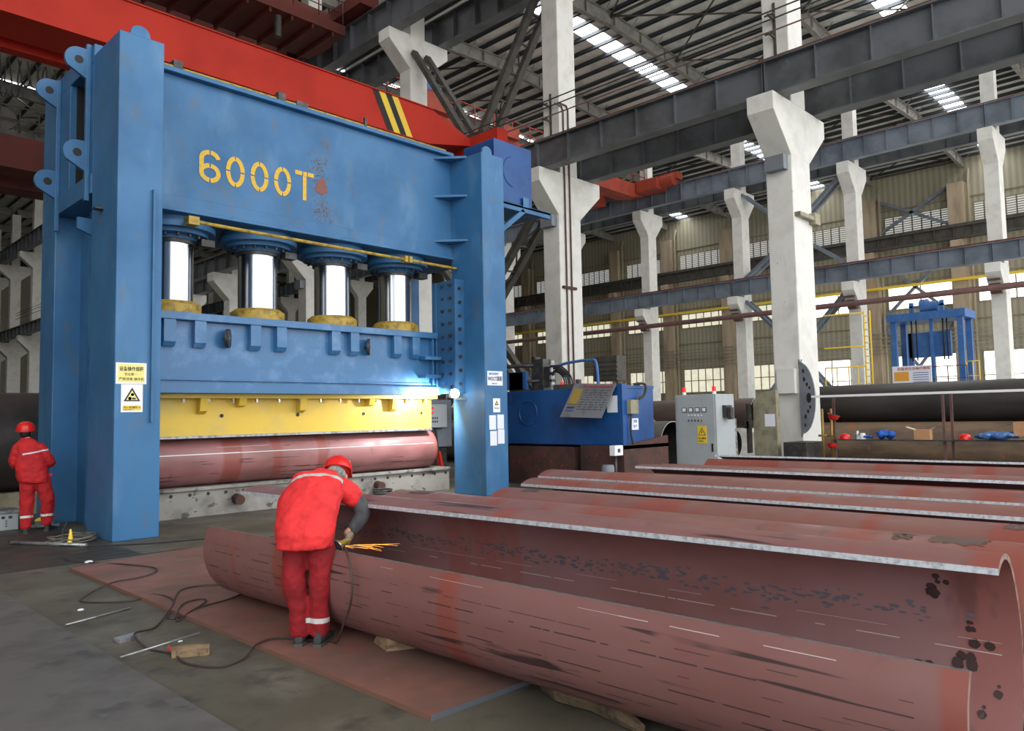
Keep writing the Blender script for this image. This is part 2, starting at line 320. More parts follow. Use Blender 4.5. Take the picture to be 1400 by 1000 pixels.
def zg(x, x0, x1, e=26.2, r=.052):   # underside of the girders over one bay
    mid = (x0+x1)/2; return e + r*((x1-x0)/2 - abs(x-mid))
YS = [10.1+9.35*k for k in range(-1, 13)]
YSB = [11.2+8.85*k for k in range(-1, 14)]
BAYS = [(-14, 22.9, 'over the press bay'), (22.9, 56.3, 'over the middle bay'), (56.3, 88, 'over the far bay')]
SKYS = {1: [(30.9,32.4),(14.6,16.1),(47.5,49.0),(64,65.5)], 2: [(16.6,18.1),(34,35.5),(52,53.5)], 0: [(29,30.5),(48,49.5),(66.5,68.3),(84,85.5)]}
for bi, (x0, x1, lb) in enumerate(BAYS):
    mid = (x0+x1)/2; d = MB()
    ys = [-8] + sorted([y for s_ in SKYS[bi] for y in s_]) + [135]
    for i in range(0, len(ys), 2):
        for (a, bx) in ((x0, mid), (mid, x1)):
            za, zb = zg(a, x0, x1)+1.2, zg(bx, x0, x1)+1.2
            d.add([(a,ys[i],za),(bx,ys[i],zb),(bx,ys[i+1],zb),(a,ys[i+1],za),(a,ys[i],za+.12),(bx,ys[i],zb+.12),(bx,ys[i+1],zb+.12),(a,ys[i+1],za+.12)], [(0,3,2,1),(4,5,6,7),(0,1,5,4),(1,2,6,5),(2,3,7,6),(3,0,4,7)])
    ce = struct(d.build('ceiling', DECKM), 'foil-lined sheet roof %s' % lb)
    for (ya, yb) in SKYS[bi]:
        s_ = MB()
        for (a, bx) in ((x0+.5, mid), (mid, x1-.5)):
            za, zb = zg(a, x0, x1)+1.24, zg(bx, x0, x1)+1.24
            s_.add([(a,ya,za),(bx,ya,zb),(bx,yb,zb),(a,yb,za)], [(0,1,2,3)])
        s_.build('skylight_strip', SKY, ce)
    # purlins: C-sections running along the hall
    n = int((x1-x0)/1.5)
    for i in range(n+1):
        x = x0 + (x1-x0)*(i+.5)/(n+1); z = zg(x, x0, x1)+.92
        p = MB(); p.box(x-.03, x+.03, -8, 135, z, z+.27); p.box(x-.03, x+.13, -8, 135, z, z+.02); p.build('purlin', PURL, ce)
    for gy in (YS if bi < 2 else YSB):
        g = MB()
        for (a, bx) in ((x0+.3, mid), (mid, x1-.3)):
            za, zb = zg(a, x0, x1), zg(bx, x0, x1)
            for (w_, lo_, hi_) in ((.34, 0, .05), (.03, .05, .86), (.34, .86, .92)):
                g.add([(a,gy-w_/2,za+lo_),(bx,gy-w_/2,zb+lo_),(bx,gy+w_/2,zb+lo_),(a,gy+w_/2,za+lo_),(a,gy-w_/2,za+hi_),(bx,gy-w_/2,zb+hi_),(bx,gy+w_/2,zb+hi_),(a,gy+w_/2,za+hi_)], [(0,3,2,1),(4,5,6,7),(0,1,5,4),(1,2,6,5),(2,3,7,6),(3,0,4,7)])
        x = x0+2
        while x < x1-1:
            z = zg(x, x0, x1); g.box(x-.03, x+.03, gy-.16, gy+.16, z+.05, z+.86); x += 3.0
            g.bar((x-1.5, gy-.9, zg(x-1.5, x0, x1)+.95), (x-1.5, gy-.02, zg(x-1.5, x0, x1)+.1), .05)
        g.build('roof_girder', GIRD, ce)
    # round tie rods crossing in some bays
    t = MB(); yy = YS if bi < 2 else YSB
    for k in (2, 4, 7) if bi != 1 else (1, 2, 4, 6):
        for j in range(0, 4):
            xa = x0+1+j*(x1-x0-2)/4; xb = x0+1+(j+1)*(x1-x0-2)/4
            t.bar((xa, yy[k], zg(xa, x0, x1)+.7), (xb, yy[k+1], zg(xb, x0, x1)+.7), .09); t.bar((xb, yy[k], zg(xb, x0, x1)+.7), (xa, yy[k+1], zg(xa, x0, x1)+.7), .09)
            t.bar((xb, yy[k], zg(xb, x0, x1)+.6), (xb, yy[k+1], zg(xb, x0, x1)+.6), .14)
    t.build('tie_rod', STEELD, ce)

# far wall: pilasters, windows
wn = 0
PC = [20.6+8.62*k for k in range(-2, 9)]
for k, y in enumerate(PC):
    p = MB(); p.box(86.6, 88, y-.75, y+.75, 0, 24.6); p.box(86.0, 88, y-.55, y+.55, 17.3, 18.6); p.build('trim_%d' % (k+1), BEIGE)['kind'] = 'structure'
    q = MB(); q.tube([(87.2, y-1.05, 0), (87.2, y-1.05, 25), (87.6, y-1.05, 26)], .14, 8); o = q.build('downpipe', TAN)
    tag(o, 'beige downpipe on the far wall, %s' % ['hidden right of frame','at the right edge of the photo','beside the pilaster behind the blue test frame','beside the blue frame platform','behind the big white pillar','beside the fourth pilaster from the right','beside the fifth pilaster from the right','left of the grey double-bracket pillar','just right of the near conduit pillar','left of the near conduit pillar','behind the press'][k], 'downpipe')
def window(y0, y1, z0, z1, m, nb, nh, label):
    global wn; wn += 1
    fr = MB(); x = 87.93
    fr.box(x, x+.1, y0, y1, z0-.08, z0+.08); fr.box(x, x+.1, y0, y1, z1-.08, z1+.08)
    for i in range(nb+1):
        y = y0+(y1-y0)*i/nb; fr.box(x, x+.1, y-.06, y+.06, z0, z1)
    for i in range(1, nh):
        z = z0+(z1-z0)*i/nh; fr.box(x, x+.1, y0, y1, z-.05, z+.05)
    o = struct(fr.build('window_%d' % wn, TAN), label)
    g = MB(); g.box(x+.05, x+.07, y0, y1, z0, z1); g.build('pane', m, o)
for k in range(len(PC)-1):
    a, bb = PC[k]+.8, PC[k+1]-1.3
    right = PC[k] < 36
    window(a, bb, 12.3 if right else 12.7, 14.9 if right else 14.6, WINW if right else WINC, 2 if right else 6, 1, 'clerestory window band on the far wall')
    window(a+.1, bb-.1, 2.4 if right else 4.2, 7.3, WINW if right else WINC, 3 if right else 6, 2, 'low window on the far wall')
    window(a, bb, 20.6, 22.5, LOUV, 7, 8, 'louvred upper window on the far wall')
gt = MB()
for z in (8.6, 10.6, 15.2, 16.5, 17.2, 23.2): gt.box(87.85, 87.99, -8, 101, z, z+.1)
gt.build('trim_20', TAN)['kind'] = 'structure'
# far-wall crane girders and yellow conductor rail
o = MB()
o.box(86.0, 86.7, -8, 100, 18.7, 18.85); o.box(86.3, 86.4, -8, 100, 18.85, 19.9); o.box(86.0, 86.7, -8, 100, 19.9, 20.05); o.box(86.25, 86.4, -8, 100, 20.05, 20.25)
for i in range(60): o.box(86.05, 86.4, -8+i*1.8, -7.95+i*1.8, 18.85, 19.9)
tag(o.build('crane_runway_beam', STEELD), 'dark crane runway beam running along the far tan wall under the louvres', 'beam')
o = MB(); o.box(86.2, 86.5, -8, 100, 14.45, 14.7)
tag(o.build('conductor_rail', YSIGN), 'yellow conductor rail running along the far wall above the windows', 'rail')

# ================================================================== PILLARS
def corbel(mb, x0, x1, y0, y1, top, l, r, tip=.55, sl=1.15):
    prof = [(x0-l, top), (x0-l, top-tip), (x0, top-tip-sl), (x1, top-tip-sl), (x1+r, top-tip), (x1+r, top)]
    if r <= 0: prof = [(x0-l, top), (x0-l, top-tip), (x0, top-tip-sl), (x1, top-tip-sl), (x1, top)]
    mb.prism(prof, 'Y', y0, y1)
LA = {1: 'nearest big white concrete pillar with round holed steel plate hung on it', 2: 'white concrete pillar with long brown conduits, right of the press',
      3: 'white concrete pillar top rising behind the red crane and dark lattice brace', 4: 'white concrete pillar seen between the third and second chrome rods',
      5: 'white bracket pillar seen between the first and second chrome rods', 6: 'white pillar mostly behind the first chrome rod', 7: 'white concrete pillar hidden behind the left press columns',
      8: 'white double-bracket pillar just left of the press frame', 9: 'white pillar beside the lattice brace at far left edge', 10: 'white pillar second from the left edge of the photo', 11: 'white pillar cut by the left edge of the photo', 12: 'tenth white pillar of the near row, past the left edge', 13: 'last white pillar of the near row by the end wall', 0: 'white concrete pillar out of frame on the right'}
for k, y in enumerate(YS):
    if k == 0: continue
    t = thing('concrete_pillar', LA[k], 'pillar', (23.1, y, 0), 'white pillars of the near row')
    m_ = MB(); m_.box(RAX, 23.75, y-.42, y+.42, 0, 11.2); m_.box(22.55, 23.6, y-.42, y+.42, 11.2, 20.2); m_.box(22.6, 23.5, y-.4, y+.4, 20.2, 26.4)
    m_.build('shaft', CONC, t, bevel=.03)
    c_ = MB(); corbel(c_, RAX, 23.75, y-.425, y+.425, 11.2, 1.1, 1.3); c_.build('bracket', CONC, t, bevel=.02)
    c_ = MB(); corbel(c_, 22.55, 23.6, y-.425, y+.425, 20.3, 1.25, 1.35); c_.build('bracket', CONC, t, bevel=.02)
    if k in (1, 2, 3, 4):
        c_ = MB(); c_.box(22.1, 22.4, y-.3, y+.3, 9.05, 9.5); c_.build('flood_light', GREYD, t)
LB = {1: 'white pillar at the right edge beyond the blue test frame', 2: 'white pillar left of the blue test frame with yellow ladder', 3: 'white pillar of the far row left of the big near pillar',
      4: 'white pillar of the far row behind the blue tank end', 5: 'far white pillar hidden behind the conduit pillar', 6: 'far white pillar just right of the press column'}
for k, y in enumerate(YSB):
    if k == 0: continue
    t = thing('concrete_pillar', LB.get(k, 'distant white pillar behind the press, farthest but %d of its row' % (14-k)), 'pillar', (56.4, y, 0), 'white pillars of the far row')
    m_ = MB(); m_.box(RBX, 57.2, y-.42, y+.42, 0, 19.3); m_.box(RBX+.2, 57.0, y-.4, y+.4, 19.3, 26.4); m_.build('shaft', CONC, t)
    c_ = MB(); corbel(c_, RBX, 57.2, y-.43, y+.43, 19.35, 1.1, 1.1, .8, 1.3); c_.build('bracket', CONC, t)
    c_ = MB(); corbel(c_, RBX, 57.2, y-.43, y+.43, 10.7, 1.2, 0, .6, 1.3); c_.build('bracket', CONC, t)
    c_ = MB(); c_.box(54.9, 55.9, y-.35, y+.35, 9.6, 9.7); c_.prism([(55.1, 9.4), (55.9, 9.4), (55.9, 8.8), (55.5, 8.8)], 'Y', y-.3, y+.3); c_.build('pipe_bracket', BROWNP, t)
    c_ = MB(); c_.box(55.6, 55.9, y-.1, y+.4, 8.0+1.6, 8.5+1.6); c_.build('lamp', LTSTEEL, t)

# ================================================================== RUNWAY BEAMS
def runway(name, x, z0, z1, label, ys, m, rail=True, st=1.5, fl=.5, railm=RAILR):
    t = thing(name, label, 'beam', (x, ys[0], z0))
    for i in range(len(ys)-1):
        a, bb = ys[i]+.02, ys[i+1]-.02
        g = MB(); g.box(x-fl/2, x+fl/2, a, bb, z0, z0+.05); g.box(x-fl/2, x+fl/2, a, bb, z1-.05, z1); g.box(x-.03, x+.03, a, bb, z0+.05, z1-.05)
        n = round((bb-a)/st)
        for j in range(n+1):
            yy = a+.01+(bb-a-.04)*j/n; g.box(x-fl/2+.04, x+fl/2-.04, yy, yy+.02, z0+.05, z1-.05)
        g.build('beam_span', m, t)
    if rail:
        r = MB(); r.box(x-.1, x+.1, ys[0], ys[-1], z1, z1+.03); r.box(x-.04, x+.04, ys[0], ys[-1], z1+.03, z1+.14)
        y = ys[0]+.4
        while y < 60: r.box(x-.16, x+.16, y, y+.07, z1, z1+.05); y += 1.4
        r.build('rail', railm, t)
    return t
ysA = [y for y in YS]; ysB = [y for y in YSB]
runway('crane_runway_beam', 21.8, 11.2, 12.3, 'grey crane runway beam with red rail, crossing the upper right of the photo', ysA, STEELB)
runway('crane_runway_beam', 24.45, 11.2, 12.3, 'dark runway beam just behind the red-railed beam, on the far side of the near pillars', ysA, STEELB)
runway('crane_runway_beam', 21.75, 20.3, 21.8, 'highest grey runway beam over the red crane, at top centre of the photo', ysA, STEELB, fl=.6)
runway('crane_runway_beam', 24.6, 20.3, 21.8, 'dark high runway beam beyond the top of the lattice brace', ysA, STEELB, fl=.6)
runway('crane_runway_beam', 55.2, 19.4, 20.9, 'upper blue-grey runway beam on the far row of white pillars', ysB, STEELB2)
runway('crane_runway_beam', 57.9, 19.4, 20.9, 'dark runway beam behind the upper blue-grey beam of the far pillars', ysB, STEELB)
runway('crane_runway_beam', 55.1, 10.75, 11.95, 'lower blue-grey runway beam on the brackets of the far white pillars', ysB, STEELB2)
p = MB(); p.tube([(54.9, -8, 9.1), (54.9, 100, 9.1)], .2, 10); tag(p.build('overhead_pipe', BROWNP), 'brown pipe carried along the far row of white pillars', 'pipe')
# bus bars near the near row
for i, (dx, z, m_) in enumerate(((0, 14.1, CABLE), (.12, 13.9, CABLE), (0, 13.45, BROWNP))):
    p = MB(); p.tube([(22.2+dx, 0, z), (22.2+dx, 99, z)], .025, 6)
    tag(p.build('bus_bar', m_), ['upper black conductor line along the near pillars', 'lower black conductor line along the near pillars', 'rusty brown conductor line below the black ones on the near pillars'][i], 'conductor')
for k, y in enumerate(YS[1:6]):
    p = MB()
    for z in (14.0, 13.4): p.box(22.1, 22.56, y-.03, y+.03, z-.06, z); p.box(22.15, 22.2, y-.15, y+.15, z-.04, z)
    p.box(22.5, 22.56, y-.04, y+.04, 12.6, 14.5)
    tag(p.build('conductor_bracket', STEELD), 'steel conductor bracket on the %s pillar of the near row' % ['nearest', 'conduit-carrying', 'third', 'fourth', 'fifth'][k], 'bracket')
# conduits on second pillar
for i, (x, top) in enumerate(((22.75, 13.9), (23.05, 14.0))):
    p = MB(); y = YS[2]-.46
    p.tube([(x-.5, y, top), (x-.1, y, top), (x, y, top-.15), (x, y, 1)], .035, 8)
    tag(p.build('conduit', BROWNP), ['left brown conduit running down the second near pillar', 'right brown conduit running down the second near pillar'][i], 'conduit')
p = MB(); p.box(22.5, 23.3, YS[2]-.52, YS[2]-.42, 6.6, 6.7); tag(p.build('conduit_bracket', RUST), 'rusty bracket holding the conduits on the second near pillar', 'bracket')
p = MB(); p.box(22.45, 23.9, YS[1]-.6, YS[1]-.42, 7.6, 7.72); p.box(23.5, 23.9, YS[1]-.62, YS[1]-.42, 7.5, 7.85); tag(p.build('lamp_bracket', KHAKI), 'small brown bracket high on the nearest big pillar', 'bracket')
p = MB(); p.prism([(22.0, 9.9), (22.05, 9.7), (22.35, 9.75), (22.35, 10.0)], 'Y', YS[1]-.15, YS[1]+.35); 

def lattice(p, q, name, label, w=.75, m=STEELD, c=.19, node=None):
    # two chords spaced in X joined by zig-zag lacing
    p = Vector(p); q = Vector(q); t = MB(); dx = Vector((w/2, 0, 0)); n = max(3, int((q-p).length/1.1))
    for s_ in (-1, 1): t.bar(p+dx*s_, q+dx*s_, c*1.6, c*1.2)
    for i in range(n):
        a = p.lerp(q, i/n); b_ = p.lerp(q, (i+1)/n); s_ = 1 if i % 2 else -1
        t.bar(a+dx*s_, b_-dx*s_, .07); t.bar(b_+dx, b_-dx, .07)
    return t
def brace(x, y0, y1, z0, zm, z1, label, m=STEELD, w=.8, low=True):
    t = thing('lattice_brace', label, 'brace', (x, (y0+y1)/2, z0)); ym = (y0+y1)/2
    legs = [((x, y0, z1), (x, ym, zm)), ((x, y1, z1), (x, ym, zm))]
    if low: legs += [((x, ym, zm-.3), (x, y0, z0)), ((x, ym, zm-.3), (x, y1, z0))]
    for a, b_ in legs: lattice(a, b_, '', '', w).build('brace_leg', m, t)
    for xx in (x-w/2-.1, x+w/2+.04): g = MB(); g.box(xx, xx+.06, ym-.7, ym+.7, zm-.6, zm+.8); g.build('gusset_plate', m, t)
brace(23.1, 19.95, 28.25, 12.6, 13.4, 19.4, 'dark lattice V brace between two near pillars above the blue press', low=False)
brace(23.1, 19.95, 28.25, .8, 6.0, 10.6, 'dark lattice X brace low between the near pillars right of the press column')
brace(23.1, YS[8]+.45, YS[9]-.45, .8, 6.0, 10.6, 'lattice brace low between the far-left pillars')
brace(23.1, YS[8]+.45, YS[9]-.45, 12.6, 13.4, 19.4, 'lattice V brace high between the far-left pillars', low=False)
brace(56.6, YSB[2]+.45, YSB[3]-.45, 1.0, 6.2, 10.4, 'blue-grey lattice X brace between far-row pillars left of the ladder', STEELB2)
brace(56.6, YSB[2]+.45, YSB[3]-.45, 12.2, 15.4, 19.0, 'blue-grey lattice brace above the lower beam of the far row', STEELB2)
t = MB()
for a, b_ in (((87.3, 21.3, 1), (87.3, 28.6, 11)), ((87.3, 28.6, 1), (87.3, 21.3, 11)), ((87.3, 21.3, 11), (87.3, 28.6, 18)), ((87.3, 28.6, 11), (87.3, 21.3, 18)), ((87.3, 21.3, 20.5), (87.3, 28.6, 24.5)), ((87.3, 28.6, 20.5), (87.3, 21.3, 24.5))): t.bar(a, b_, .3, .3)
tag(t.build('cross_brace', STEELB2), 'grey cross bracing on the far wall behind the blue test frame', 'brace')

# ================================================================== CRANES
def bridge(name, label, y0, x0, x1, z0, z1, gw, gap, m, taper=2.0, rail=True, stripes=False):
    t = thing(name, label, 'crane', (x0, y0, z0))
    for j, yy in enumerate((y0, y0+gw+gap)):
        if j: gw = .3
        g = MB(); g.prism([(x0, z0), (x1-taper*1.1, z0), (x1, z1-.95), (x1, z1-.75), (x1-taper, z1), (x0, z1)], 'Y', yy, yy+gw)
        g.box(x0, x1-taper, yy-.07, yy+gw+.07, z1, z1+.04)
        g.box(x0, x1-taper*1.15, yy-.06, yy+gw+.06, z0-.03, z0)
        g.build('girder', m, t)
    e = MB(); e.box(x1-.15, x1+.45, y0-1.6, y0+2*gw+gap+1.6, z1-1.25, z1-.6); 
    for yy in (y0-1.3, y0+2*gw+gap+1.3): e.lathe([(.01,-.1),(.3,-.1),(.3,.1),(.01,.1)], (x1+.1, yy, z0-.0+.02), 20, M=Matrix.Rotation(PI/2, 3, 'Y'))
    e.build('end_carriage', m, t)
    return t
t = bridge('bridge_crane', 'bright red double-girder bridge crane directly behind the press', 23.0, -13, 21.6, 12.6, 14.03, 1.5, .75, RED, 2.2)
s_ = MB()
for i, (x, mi) in enumerate(((16.45,1),(16.75,0),(17.05,1),(17.35,0))):
    s_.add([(x,22.985,14.03),(x+.3,22.985,14.03),(x+1.0,22.985,12.62),(x+.7,22.985,12.62)], [(0,1,2,3)], mi)
s_.build('hazard_stripe', [YSIGN, BLACKP], t, fix=False)
# cable festoon under the red crane, hanging at upper left
for i in range(9):
    x0_ = 5.0+i*.24; dz = random.uniform(.7,1.5); wd = random.uniform(.2,.55); p = MB()
    pts = [(x0_+wd*q/14.0+.06*math.sin(q*.9), 25.9+.1*math.sin(q), 12.62-dz*math.sin(q/14*PI)**.6) for q in range(15)]
    p.tube(pts, .022, 6); p.build('hanging_cable', CABLE, t)
# platform with handrail behind
def handrail(p, q, h, m, parent, n=8, name='handrail', r=.03, mid=True):
    p = Vector(p); q = Vector(q); mb = MB(); z = Vector((0,0,h))
    mb.tube([p+z, q+z], r, 6)
    if mid: mb.tube([p+z*.5, q+z*.5], r*.8, 6)
    for i in range(n+1):
        a = p.lerp(q, i/n); mb.tube([a, a+z], r, 6)
    return mb.build(name, m, parent)
t2 = thing('bridge_crane', 'dull red high bridge crane with railed walkway at the top left edge', 'crane', (0, 31, 20.5))
g = MB(); g.box(-13, 20.6, 31, 31.12, 20.5, 21.0); g.box(-13, 20.6, 31.1, 34.4, 20.5, 20.56)
x = -12
while x < 20: g.box(x, x+.12, 31.1, 34.4, 20.3, 20.5); x += 1.1
g.build('walkway', RED2, t2)
g = MB(); g.box(-13, 20.8, 32.6, 33.9, 20.56, 22.3); g.box(-13, 20.8, 37.0, 38.3, 20.5, 22.3); g.build('girder', RED2, t2)
g = MB(); g.box(20.8, 21.9, 30, 39, 21.9, 22.5); g.build('end_carriage', RED2, t2)
handrail((-12, 31.05, 21.0), (20.5, 31.05, 21.0), 1.2, RED2, t2, 24)
g = MB(); g.tube([(17.2, 31.4, 19.4), (17.2, 31.4, 20.4)], .16, 12); g.build('cable_drum', STEELD, t2)
t3 = thing('bridge_crane', 'brown-red bridge crane far down the hall, left of the press', 'crane', (0, 37, 12.6))
g = MB(); g.box(-13, 21.6, 37.2, 38.6, 12.6, 14.0); g.box(-13, 21.6, 40.4, 41.8, 12.6, 14.0); g.build('girder', RED2, t3)
g = MB(); g.box(21.6, 22.05, 35.5, 43.5, 12.6, 13.2); g.build('end_carriage', RED2, t3)
g = MB(); g.box(6.2, 8.6, 37.4, 41, 14.0, 14.3); g.box(6.6, 7.4, 37.6, 38.6, 14.3, 15.2); g.tube([(7.8,37.5,14.8),(7.8,40.5,14.8)], .5, 14); g.build('trolley', STEELD, t3)
handrail((6.2, 37.3, 14.2), (10.5, 37.3, 14.2), 1.1, STEELD, t3, 6)
# crane beyond the near pillar row (orange, middle bay)
t4 = thing('bridge_crane', 'orange bridge crane in the middle bay, right of the conduit pillar', 'crane', (26, 35, 21))
g = MB(); g.prism([(25.2, 19.9), (52.4, 19.9), (54.2, 20.2), (54.2, 21.1), (25.2, 21.1)], 'Y', 36.5, 38.0); g.prism([(25.2, 19.9), (52.4, 19.9), (54.2, 20.2), (54.2, 21.1), (25.2, 21.1)], 'Y', 40.5, 42.0); g.build('girder', RED3, t4)
g = MB(); g.box(54.0, 54.8, 33, 44.5, 21.0, 21.6); g.build('end_carriage', RED3, t4)
g = MB(); g.tube([(53.9,33.2,20.9),(53.9,34.4,20.9)], .5, 14); g.box(53.0,54.6,34.4,36.4,20.3,21.2); g.build('drive_motor', RED3, t4)
handrail((25.2, 36.2, 21.1), (54, 36.2, 21.1), 1.25, RED3, t4, 16, r=.05)
for q in ((29.5, 32.0, 36.0, 36.5, 21.1, 22.2), (36.8, 38.4, 36.1, 37.9, 21.1, 21.9)): g = MB(); g.box(*q); g.build('control_box', RED3, t4)
g = MB(); g.box(30.5, 32, 37, 39.5, 22.2, 23.4); g.tube([(33, 37.5, 22.6), (33, 39.5, 22.6)], .5, 14); g.build('hoist', FRAMEB, t4)

# ================================================================== PRESS
PR = thing('hydraulic_press', 'huge blue four-cylinder forming press marked 6000T', 'press', (7.9, 13.6, 0))
XL0, XL1, XR0, XR1 = 3.87, 4.52, 11.25, 11.93
def column(x0, x1, y0, y1, z1, cap=None):
    mb = MB(); mb.box(x0, x1, y0, y1, 0, z1)
    return mb.build('column', BLUE, PR, bevel=.015)
c1 = column(XL0, XL1, 11.73, 12.85, 7.53); c2 = column(XR0, XR1, 11.73, 12.75, 7.45)
c3 = column(XL0, XL1, 14.75, 15.55, 7.72); c4 = column(XR0, XR1, 14.75, 15.55, 7.6)
for (cx, c) in ((4.19, c1), (11.5, c2)):   # half-round lifting eyes on top
    e = MB(); zz = 7.53 if c is c1 else 7.45
    prof = [(cx-.17, zz-.02)] + [(cx+.14*math.cos(a_), zz+.06+.13*math.sin(a_)) for a_ in [PI-PI*i/10 for i in range(11)]] + [(cx+.17, zz-.02)]
    e.prism(prof, 'Y', 11.8, 11.86); e.build('lifting_lug', BLUE, c)
e = MB(); e.box(4.36, 4.39, 11.67, 11.73, 1.7, 5.2); e.build('cable_strip', BLUED, c1)
# left frame: web, window frame, sill
w = MB(); w.box(4.28, 4.34, 12.85, 14.75, 0, 5.3); w.box(4.2, 4.28, 12.85, 12.93, 0, 5.3); w.box(4.2, 4.28, 14.0, 14.06, 0, 5.3); w.build('side_web', BLUED, PR)
w = MB()
w.box(3.85, 4.5, 12.85, 14.75, 5.3, 5.62); w.box(3.87, 4.5, 12.85, 14.75, 7.42, 7.72); w.box(3.87, 3.93, 12.85, 13.05, 5.62, 7.42); w.box(3.87, 4.1, 14.05, 14.75, 5.62, 7.42)
w.box(3.80, 3.87, 12.98, 13.06, 5.2, 7.74); w.box(3.80, 3.87, 14.55, 14.63, 5.0, 7.66); w.build('window_frame', BLUED, PR, bevel=.01)
w = MB(); w.box(3.97, 4.5, 14.02, 14.05, 5.63, 7.41); w.box(4.44, 4.5, 12.9, 14.05, 5.62, 7.42); w.build('recess_shade_panel', BLACKP, PR)  # black panels stand in for the shade inside the window opening
def lug(y, z, x=3.87, s=1):
    mb = MB(); L_ = .34; prof = [(x, z+.2), (x-L_+.16, z+.2)]
    for i in range(11):
        a_ = PI/2 + PI*.72*i/10; prof.append((x-L_+.16+.2*math.cos(a_), z+.2*math.sin(a_)))
    prof += [(x, z-.32)]
    mb.prism(prof, 'Y', y-.03, y+.03)
    mb.prism([(x-L_+.16+.065*math.cos(2*PI*i/14), z+.065*math.sin(2*PI*i/14)) for i in range(14)], 'Y', y-.034, y+.034, mi=1)
    return mb.build('lifting_lug', [BLUED, BLACKP], PR)
lug(13.02, 7.45); lug(14.6, 7.45); lug(13.02, 5.95); lug(14.6, 5.85)
g = MB(); g.prism([(3.8, 5.0), (4.26, 5.0), (4.26, 4.4), (4.12, 4.4), (4.05, 4.72), (3.8, 4.82)], 'Y', 13.3, 13.36); g.build('gusset', BLUED, PR)
g = MB(); g.box(3.75, 3.87, 12.3, 12.45, 4.93, 4.96); g.build('small_bracket', DKSTEEL, PR)
# right frame top tie
g = MB(); g.box(XR0, XR1, 12.75, 14.75, 5.2, 7.45); g.build('side_frame', BLUED, PR, bevel=.01)
# crown beam
cb = MB(); cb.box(4.5, 11.25, 12.75, 14.7, 5.22, 7.55); cb.box(4.5, 11.25, 12.62, 14.8, 7.55, 7.63); cb.box(4.5, 11.25, 12.66, 14.8, 5.2, 5.26); cb.box(4.5, 11.25, 12.72, 12.75, 5.26, 5.48)
cr = cb.build('crown_beam', BLUE, PR, bevel=.01)
# rust bloom on the crown beam, beside the lettering
def blob(cx, cz, rx, rz, n, y, m, parent, name, sp=1.0, big=.02):
    mb = MB()
    for i in range(n):
        x = cx+random.gauss(0, rx*.45); z = cz+random.gauss(0, rz*.45); r = random.uniform(.3, 1)*big; k = random.randint(5, 7)
        mb.add([(x+r*random.uniform(.6,1.2)*math.cos(2*PI*j/k), y, z+r*1.3*random.uniform(.6,1.2)*math.sin(2*PI*j/k)) for j in range(k)], [tuple(range(k))])
    o = mb.build(name, m, parent, fix=False); o['kind'] = 'stuff'; return o
RUSTS = M_('rust_stain', (112,104,102), .8, c2=(136,92,74), ns=12)
blob(7.85, 6.4, .25, .75, 330, 12.745, RUSTS, cr, 'rust_speckles', big=.013)
blob(7.95, 5.7, .35, .25, 160, 12.7455, RUSTS, cr, 'rust_speckles', big=.014)
s_ = MB(); s_.add([(7.90,12.744,6.36),(7.95,12.744,6.4),(8.02,12.744,6.25),(8.04,12.744,6.1),(7.9,12.744,6.05),(7.77,12.744,6.1),(7.82,12.744,6.3)], [tuple(range(7))]); s_.build('rust_patch', M_('rust_orange', (126,86,78), .8, c2=(130,70,56), ns=20), cr, fix=False)
# stencil 6000T
def ribbon(mb, pts, w_, y):
    L_ = []; R_ = []
    for i, p in enumerate(pts):
        a = Vector(pts[max(i-1,0)]); b_ = Vector(pts[min(i+1,len(pts)-1)]); d = (b_-a).normalized(); n = Vector((-d.y, d.x))
        L_.append(Vector(p)+n*w_/2); R_.append(Vector(p)-n*w_/2)
    n = len(pts); mb.add([(v.x, y, v.y) for v in L_]+[(v.x, y, v.y) for v in R_], [(i, i+1, n+i+1, n+i) for i in range(n-1)])
def arc(cx, cz, rx, rz, a0, a1, n=14): return [(cx+rx*math.cos(math.radians(a0+(a1-a0)*i/n)), cz+rz*math.sin(math.radians(a0+(a1-a0)*i/n))) for i in range(n+1)]
YT = 12.742; mb = MB(); W_ = .08; hz = .235
def ch(x0): return x0+.13
def z_at(x): return 6.1 + (x-5.54)*.022
x = 5.70; z = z_at(x)
ribbon(mb, arc(x, z+.13, .15, .125, 10, 86), W_, YT); ribbon(mb, arc(x, z+.13, .15, .125, 94, 180)+[(x-.15, z-.09)]+arc(x, z-.11, .15, .125, 185, 266), W_, YT)
ribbon(mb, arc(x, z-.11, .15, .13, -86, 86), W_, YT); ribbon(mb, arc(x, z-.11, .15, .13, 94, 150), W_, YT-.002)
for x in (6.16, 6.62, 7.08):
    z = z_at(x)
    for a0 in (3, 93, 183, 273): ribbon(mb, arc(x, z, .135, .235, a0, a0+84), W_, YT)
x = 7.54; z = z_at(x)
ribbon(mb, [(x-.2, z+.235), (x-.05, z+.235)], W_, YT); ribbon(mb, [(x-.03, z+.235), (x+.05, z+.235)], W_, YT); ribbon(mb, [(x+.07, z+.235), (x+.2, z+.235)], W_, YT); ribbon(mb, [(x, z+.19), (x, z-.28)], W_, YT)
mb.build('lettering', YTXT, cr, fix=False)
